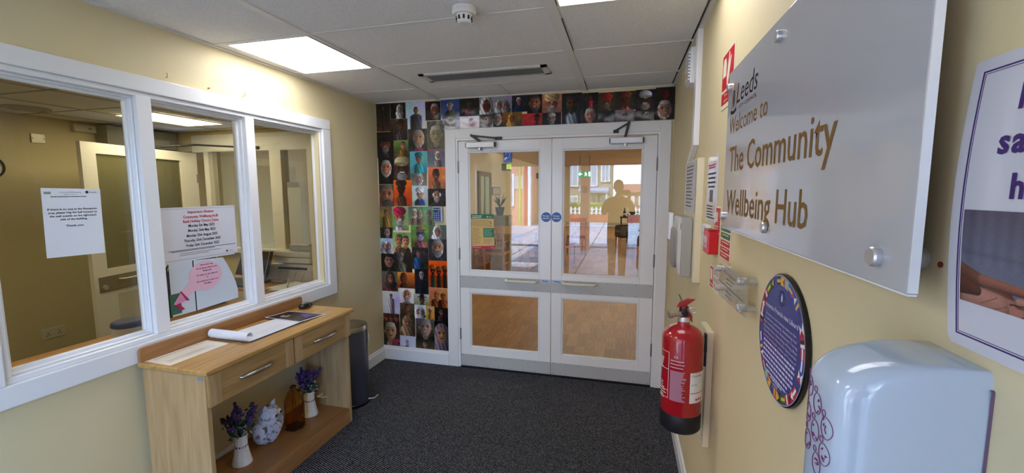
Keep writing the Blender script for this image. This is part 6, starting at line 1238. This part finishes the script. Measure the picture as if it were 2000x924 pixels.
fe_ = emp('picket_fence', (0, -15.3, .40), 'white picket fence on the low brick wall outside', 'fence'); fwm = mat('fence_white', '#e6e6e6', .5)
for z in (.45, .64): obj('rail', MB().box(-14, 12, -15.32, -15.28, z, z + .04), fwm, fe_)
for k in range(120):
    x = -13.9 + k * .215
    if x > 11.9: break
    obj('picket', MB().prism([(x, -15.28, .402), (x + .10, -15.28, .402), (x + .10, -15.28, .74), (x + .05, -15.28, .80), (x, -15.28, .74)], (0, .02, 0)), fwm, fe_)
hg = emp('hedge', (-2.5, -17, -.1), 'clipped green hedge behind the picket fence outside', 'hedge'); obj('foliage', MB().superell((-2.4, -17, .42), (1.6, .5, .55), .3, .3), mat('hedge_green', '#6f8f3a', .9, bump=(14, .6), tint=('#4f7030', 6, (1, 1, 1), .4, .6)), hg, kind='stuff')
hs = emp('stone_house', (-2.2, -22, -1.2), 'buff stone house standing a little lower across the street outside', 'building'); stone = mat('buff_stone', '#b5a88c', .85, bump=(8, .4), tint=('#8f8268', 3.5, (1, 1, 2.2), .42, .6))
obj('wall', MB().box(-4.0, -.85, -27, -22, -1.2, 6.4), stone, hs); obj('roof', MB().prism([(-4.2, -21.8, 6.4), (-4.2, -27.2, 6.4), (-4.2, -24.5, 8.6)], (3.6, 0, 0)), mat('slate', '#4c4f58', .7), hs)
for x, z, w, h in ((-2.15, 2.0, .62, 2.1), (-2.15, -.4, .62, 1.7), (-3.4, 2.0, .6, 2.0), (-3.4, -.4, .6, 1.6), (-1.25, 2.3, .4, 1.5), (-1.25, -.2, .4, 1.4)):
    wn = obj('window', MB().box(x - w / 2 - .1, x + w / 2 + .1, -22, -21.93, z - .1, z + h + .1), fwm, hs); obj('pane', MB().box(x - w / 2, x - .03, -21.93, -21.92, z, z + h).box(x + .03, x + w / 2, -21.93, -21.92, z, z + h), mat('house_pane', '#aeb9c2', .1), wn)
obj('porch_roof', MB().prism([(-2.9, -22, 1.85), (-2.9, -20.8, 1.62), (-2.9, -20.8, 1.48), (-2.9, -22, 1.48)], (1.9, 0, 0)), mat('porch_blue', '#8f9db4', .5), hs)
for x in (-2.8, -1.15): obj('post', MB().box(x, x + .10, -20.95, -20.85, -1.2, 1.5), fwm, hs)
pk = emp('pink_building', (-12, -12, 0), 'salmon pink brick building to one side outside', 'building'); pinkm = mat('salmon_brick', '#d99b82', .8, bump=(10, .3), tint=('#c98670', 4, (1, 1, 2.5), .42, .6))
obj('wall', MB().box(-8.6, -4.3, -14.6, -12.4, 0, 5.2), pinkm, pk); obj('wall_return', MB().box(-12, -8.6, -14.9, -10.5, 0, 5.2), pinkm, pk)
for x, z in ((-7.9, .9), (-5.9, .9)): wn = obj('window', MB().box(x, x + .9, -12.4, -12.34, z, z + 1.5), fwm, pk); obj('pane', MB().box(x + .08, x + .82, -12.34, -12.33, z + .08, z + 1.42), mat('house_pane', '#aeb9c2', .1), wn)
obj('lime_stripe', MB().box(-4.78, -4.67, -12.4, -12.36, 0, 2.9), mat('lime_paint', '#a9b84a', .5), pk); obj('red_door', MB().box(-4.52, -4.36, -12.4, -12.37, 0, 2.8), mat('door_red', '#a8323c', .5), pk)
obj('white_column', MB().box(-4.30, -4.19, -12.4, -12.2, 0, 2.9), fwm, pk); obj('return_wall', MB().box(-4.3, -3.75, -14.6, -13.6, 0, 5.2), pinkm, pk); obj('green_door', MB().box(-4.12, -3.9, -13.6, -13.55, 0, 2.7), mat('door_green', '#4f7a55', .5), pk); obj('wall_plaque', MB().box(-5.0, -4.55, -12.4, -12.37, 1.7, 2.3), mat('plaque_pale', '#c9b2a8', .5), pk)
for x, l in ((-1.62, 'salmon brick pier outside left of the entrance post'), (-1.02, 'salmon brick pier outside near the middle of the entrance')):
    pr = emp('brick_pier', (x, -4.6, 0), l, 'pillar', 'brick piers outside'); obj('shaft', MB().box(x - .12, x + .12, -4.75, -4.5, 0, 2.56), pinkm, pr, bevel=.006)
    obj('small_plate', MB().box(x - .05, x + .05, -4.5, -4.485, 1.55, 1.72), mat('pier_plate', '#3b3f5a', .4), pr)
for x, y, s, l in ((1.0, -30, 2.6, 'distant red roofed terrace outside, nearer one'), (5.2, -33, 3.6, 'distant red roofed terrace outside, further one')):
    t_ = emp('terraced_house', (x, y, -1), l, 'building', 'distant terraces outside'); obj('wall', MB().box(x - s / 2, x + s / 2, y - 3, y, -1, 1.5), mat('terrace_brick', '#9a726c', .8), t_); obj('roof', MB().prism([(x - s / 2 - .2, y + .2, 1.5), (x - s / 2 - .2, y - 3.2, 1.5), (x - s / 2 - .2, y - 1.5, 2.2)], (s + .4, 0, 0)), mat('terrace_roof', '#8a5148', .8), t_)
    for k in range(4): wn = obj('window', MB().box(x - s / 2 + .25 + k * s / 4.4, x - s / 2 + .55 + k * s / 4.4, y, y + .03, .4, 1.2), fwm, t_)
pl_ = emp('lamp_post', (1.2, -13, 0), 'slim dark lamp post outside', 'lamp post'); obj('pole', MB().cyl((1.25, -13, 0), (1.25, -13, 4.5), .05, 12, .035), darkmetal, pl_); obj('lantern', MB().lathe([(.05, 4.5), (.14, 4.6), (.14, 4.75), (.02, 4.85)], (1.25, -13, 0), 12), darkmetal, pl_)

# ------------------------------------------------------------------ the photographer (seen only as a dark reflection)
def skin_body(name, pts, edges, rad, m, parent, sub=2, root=0):
    me = bpy.data.meshes.new(name); me.from_pydata([Vector(p) - ORG[parent.name] for p in pts], edges, []); o = bpy.data.objects.new(name, me); COL.objects.link(o); o.parent = parent
    o.modifiers.new('s', 'SKIN'); 
    for i, v in enumerate(me.skin_vertices[0].data): v.radius = rad[i] if isinstance(rad[i], tuple) else (rad[i], rad[i]); v.use_root = (i == root)
    s = o.modifiers.new('u', 'SUBSURF'); s.levels = sub; s.render_levels = sub; me.materials.append(m); return o
px, py = -.10, -.48
P = emp('person', (px, py, 0), 'person in dark clothes holding a phone up with both hands, mirrored in the door glass', 'person')
cloth = mat('dark_jacket', '#1d2029', .8); jeans = mat('dark_trousers', '#1a1c24', .85); skinm = mat('skin', '#b98468', .5); hairm = mat('dark_hair', '#241a14', .7)
V = lambda x, y, z: (px + x, py + y, z)
pts = [V(0, 0, .95), V(0, .0, 1.10), V(0, .0, 1.30), V(0, .0, 1.42), V(0, .01, 1.50), V(0, .02, 1.58),
       V(.09, 0, .88), V(.085, .02, .50), V(.085, -.01, .10), V(-.09, 0, .88), V(-.085, .02, .50), V(-.085, -.01, .10), V(.09, .12, .05), V(-.09, .12, .05),
       V(.19, 0, 1.40), V(.25, .10, 1.20), V(.165, .30, 1.46), V(-.19, 0, 1.40), V(-.25, .10, 1.20), V(-.01, .30, 1.47)]
ed = [(0, 1), (1, 2), (2, 3), (3, 4), (4, 5), (0, 6), (6, 7), (7, 8), (8, 12), (0, 9), (9, 10), (10, 11), (11, 13), (3, 14), (14, 15), (15, 16), (3, 17), (17, 18), (18, 19)]
rd = [(.19, .13), (.175, .12), (.19, .13), (.13, .10), .055, .05, .105, .078, .06, .105, .078, .06, .04, .04, .075, .05, .035, .075, .05, .035]
skin_body('body', pts, ed, rd, cloth, P)
hd_ = MB(); vs = []
for j in range(17):
    t = -PI / 2 + PI * j / 16
    for i in range(24):
        a = 2 * PI * i / 24; x = .075 * math.cos(t) * math.cos(a); y = .095 * math.cos(t) * math.sin(a); z = .118 * math.sin(t)
        if z < 0: x *= 1 + z * 2.2; y *= 1 + z * 1.0
        nose = .022 * math.exp(-((x / .014) ** 2 + ((z + .008) / .03) ** 2)) * (y > 0); sock = .010 * (math.exp(-(((x - .03) / .016) ** 2 + ((z - .015) / .012) ** 2)) + math.exp(-(((x + .03) / .016) ** 2 + ((z - .015) / .012) ** 2))) * (y > 0)
        vs.append(V(x, .03 + y + nose - sock, 1.655 + z))
hd_.add(vs, [(j * 24 + i, j * 24 + (i + 1) % 24, (j + 1) * 24 + (i + 1) % 24, (j + 1) * 24 + i) for j in range(16) for i in range(24)])
obj('head', hd_, skinm, P, smooth=True)
for s in (-1, 1): obj('eye', MB().superell(V(s * .03, .109, 1.670), (.011, .010, .009), 1, 1, 12, 8), paper, P, smooth=True); obj('ear', MB().superell(V(s * .077, .02, 1.655), (.010, .018, .030), 1, 1, 10, 8), skinm, P, smooth=True)
obj('mouth', MB().superell(V(0, .112, 1.598), (.024, .007, .007), 1, 1, 12, 6), mat('lip', '#8a4a44', .5), P, smooth=True); obj('hair', MB().superell(V(0, .005, 1.695), (.083, .098, .092), 1, 1, 20, 12), hairm, P, smooth=True)
PH = Vector((px + .10, -.055, 1.575))
for s, w in ((1, V(.165, .30, 1.46)), (-1, V(-.01, .30, 1.47))):
    w = Vector(w); palm = Vector((PH.x + s * .080, PH.y - .055, PH.z - .045)); pp = [w, palm]; ee = [(0, 1)]; rr_ = [.026, (.034, .018)]
    skin_body('hand', pp, ee, rr_, skinm, P, 2)
    for f_ in range(4):
        b_ = palm + Vector((0, .01, .030 - f_ * .02)); m_ = Vector((PH.x + s * .088, PH.y + .000, PH.z + .02 - f_ * .022)); e_ = Vector((PH.x + s * .070, PH.y + .016, PH.z + .02 - f_ * .022)) + Vector((-s * (.010 - .003 * f_), 0, 0))
        skin_body('finger', [b_, (b_ + m_) / 2 + Vector((s * .006, 0, 0)), m_, e_], [(0, 1), (1, 2), (2, 3)], [.009, .0088, .008, .007], skinm, P, 1)
    skin_body('thumb', [palm, palm + Vector((-s * .018, .01, .02)), palm + Vector((-s * .036, .025, .03))], [(0, 1), (1, 2)], [.012, .010, .009], skinm, P, 1)
pho = emp('smartphone', PH, 'black smartphone held up sideways by the photographer', 'phone'); obj('body', MB().box(PH.x - .078, PH.x + .078, PH.y - .0045, PH.y + .0045, PH.z - .037, PH.z + .037), black, pho, bevel=.003); obj('camera_bump', MB().box(PH.x - .07, PH.x - .04, PH.y + .0045, PH.y + .007, PH.z + .002, PH.z + .032), darkmetal, pho, bevel=.001)
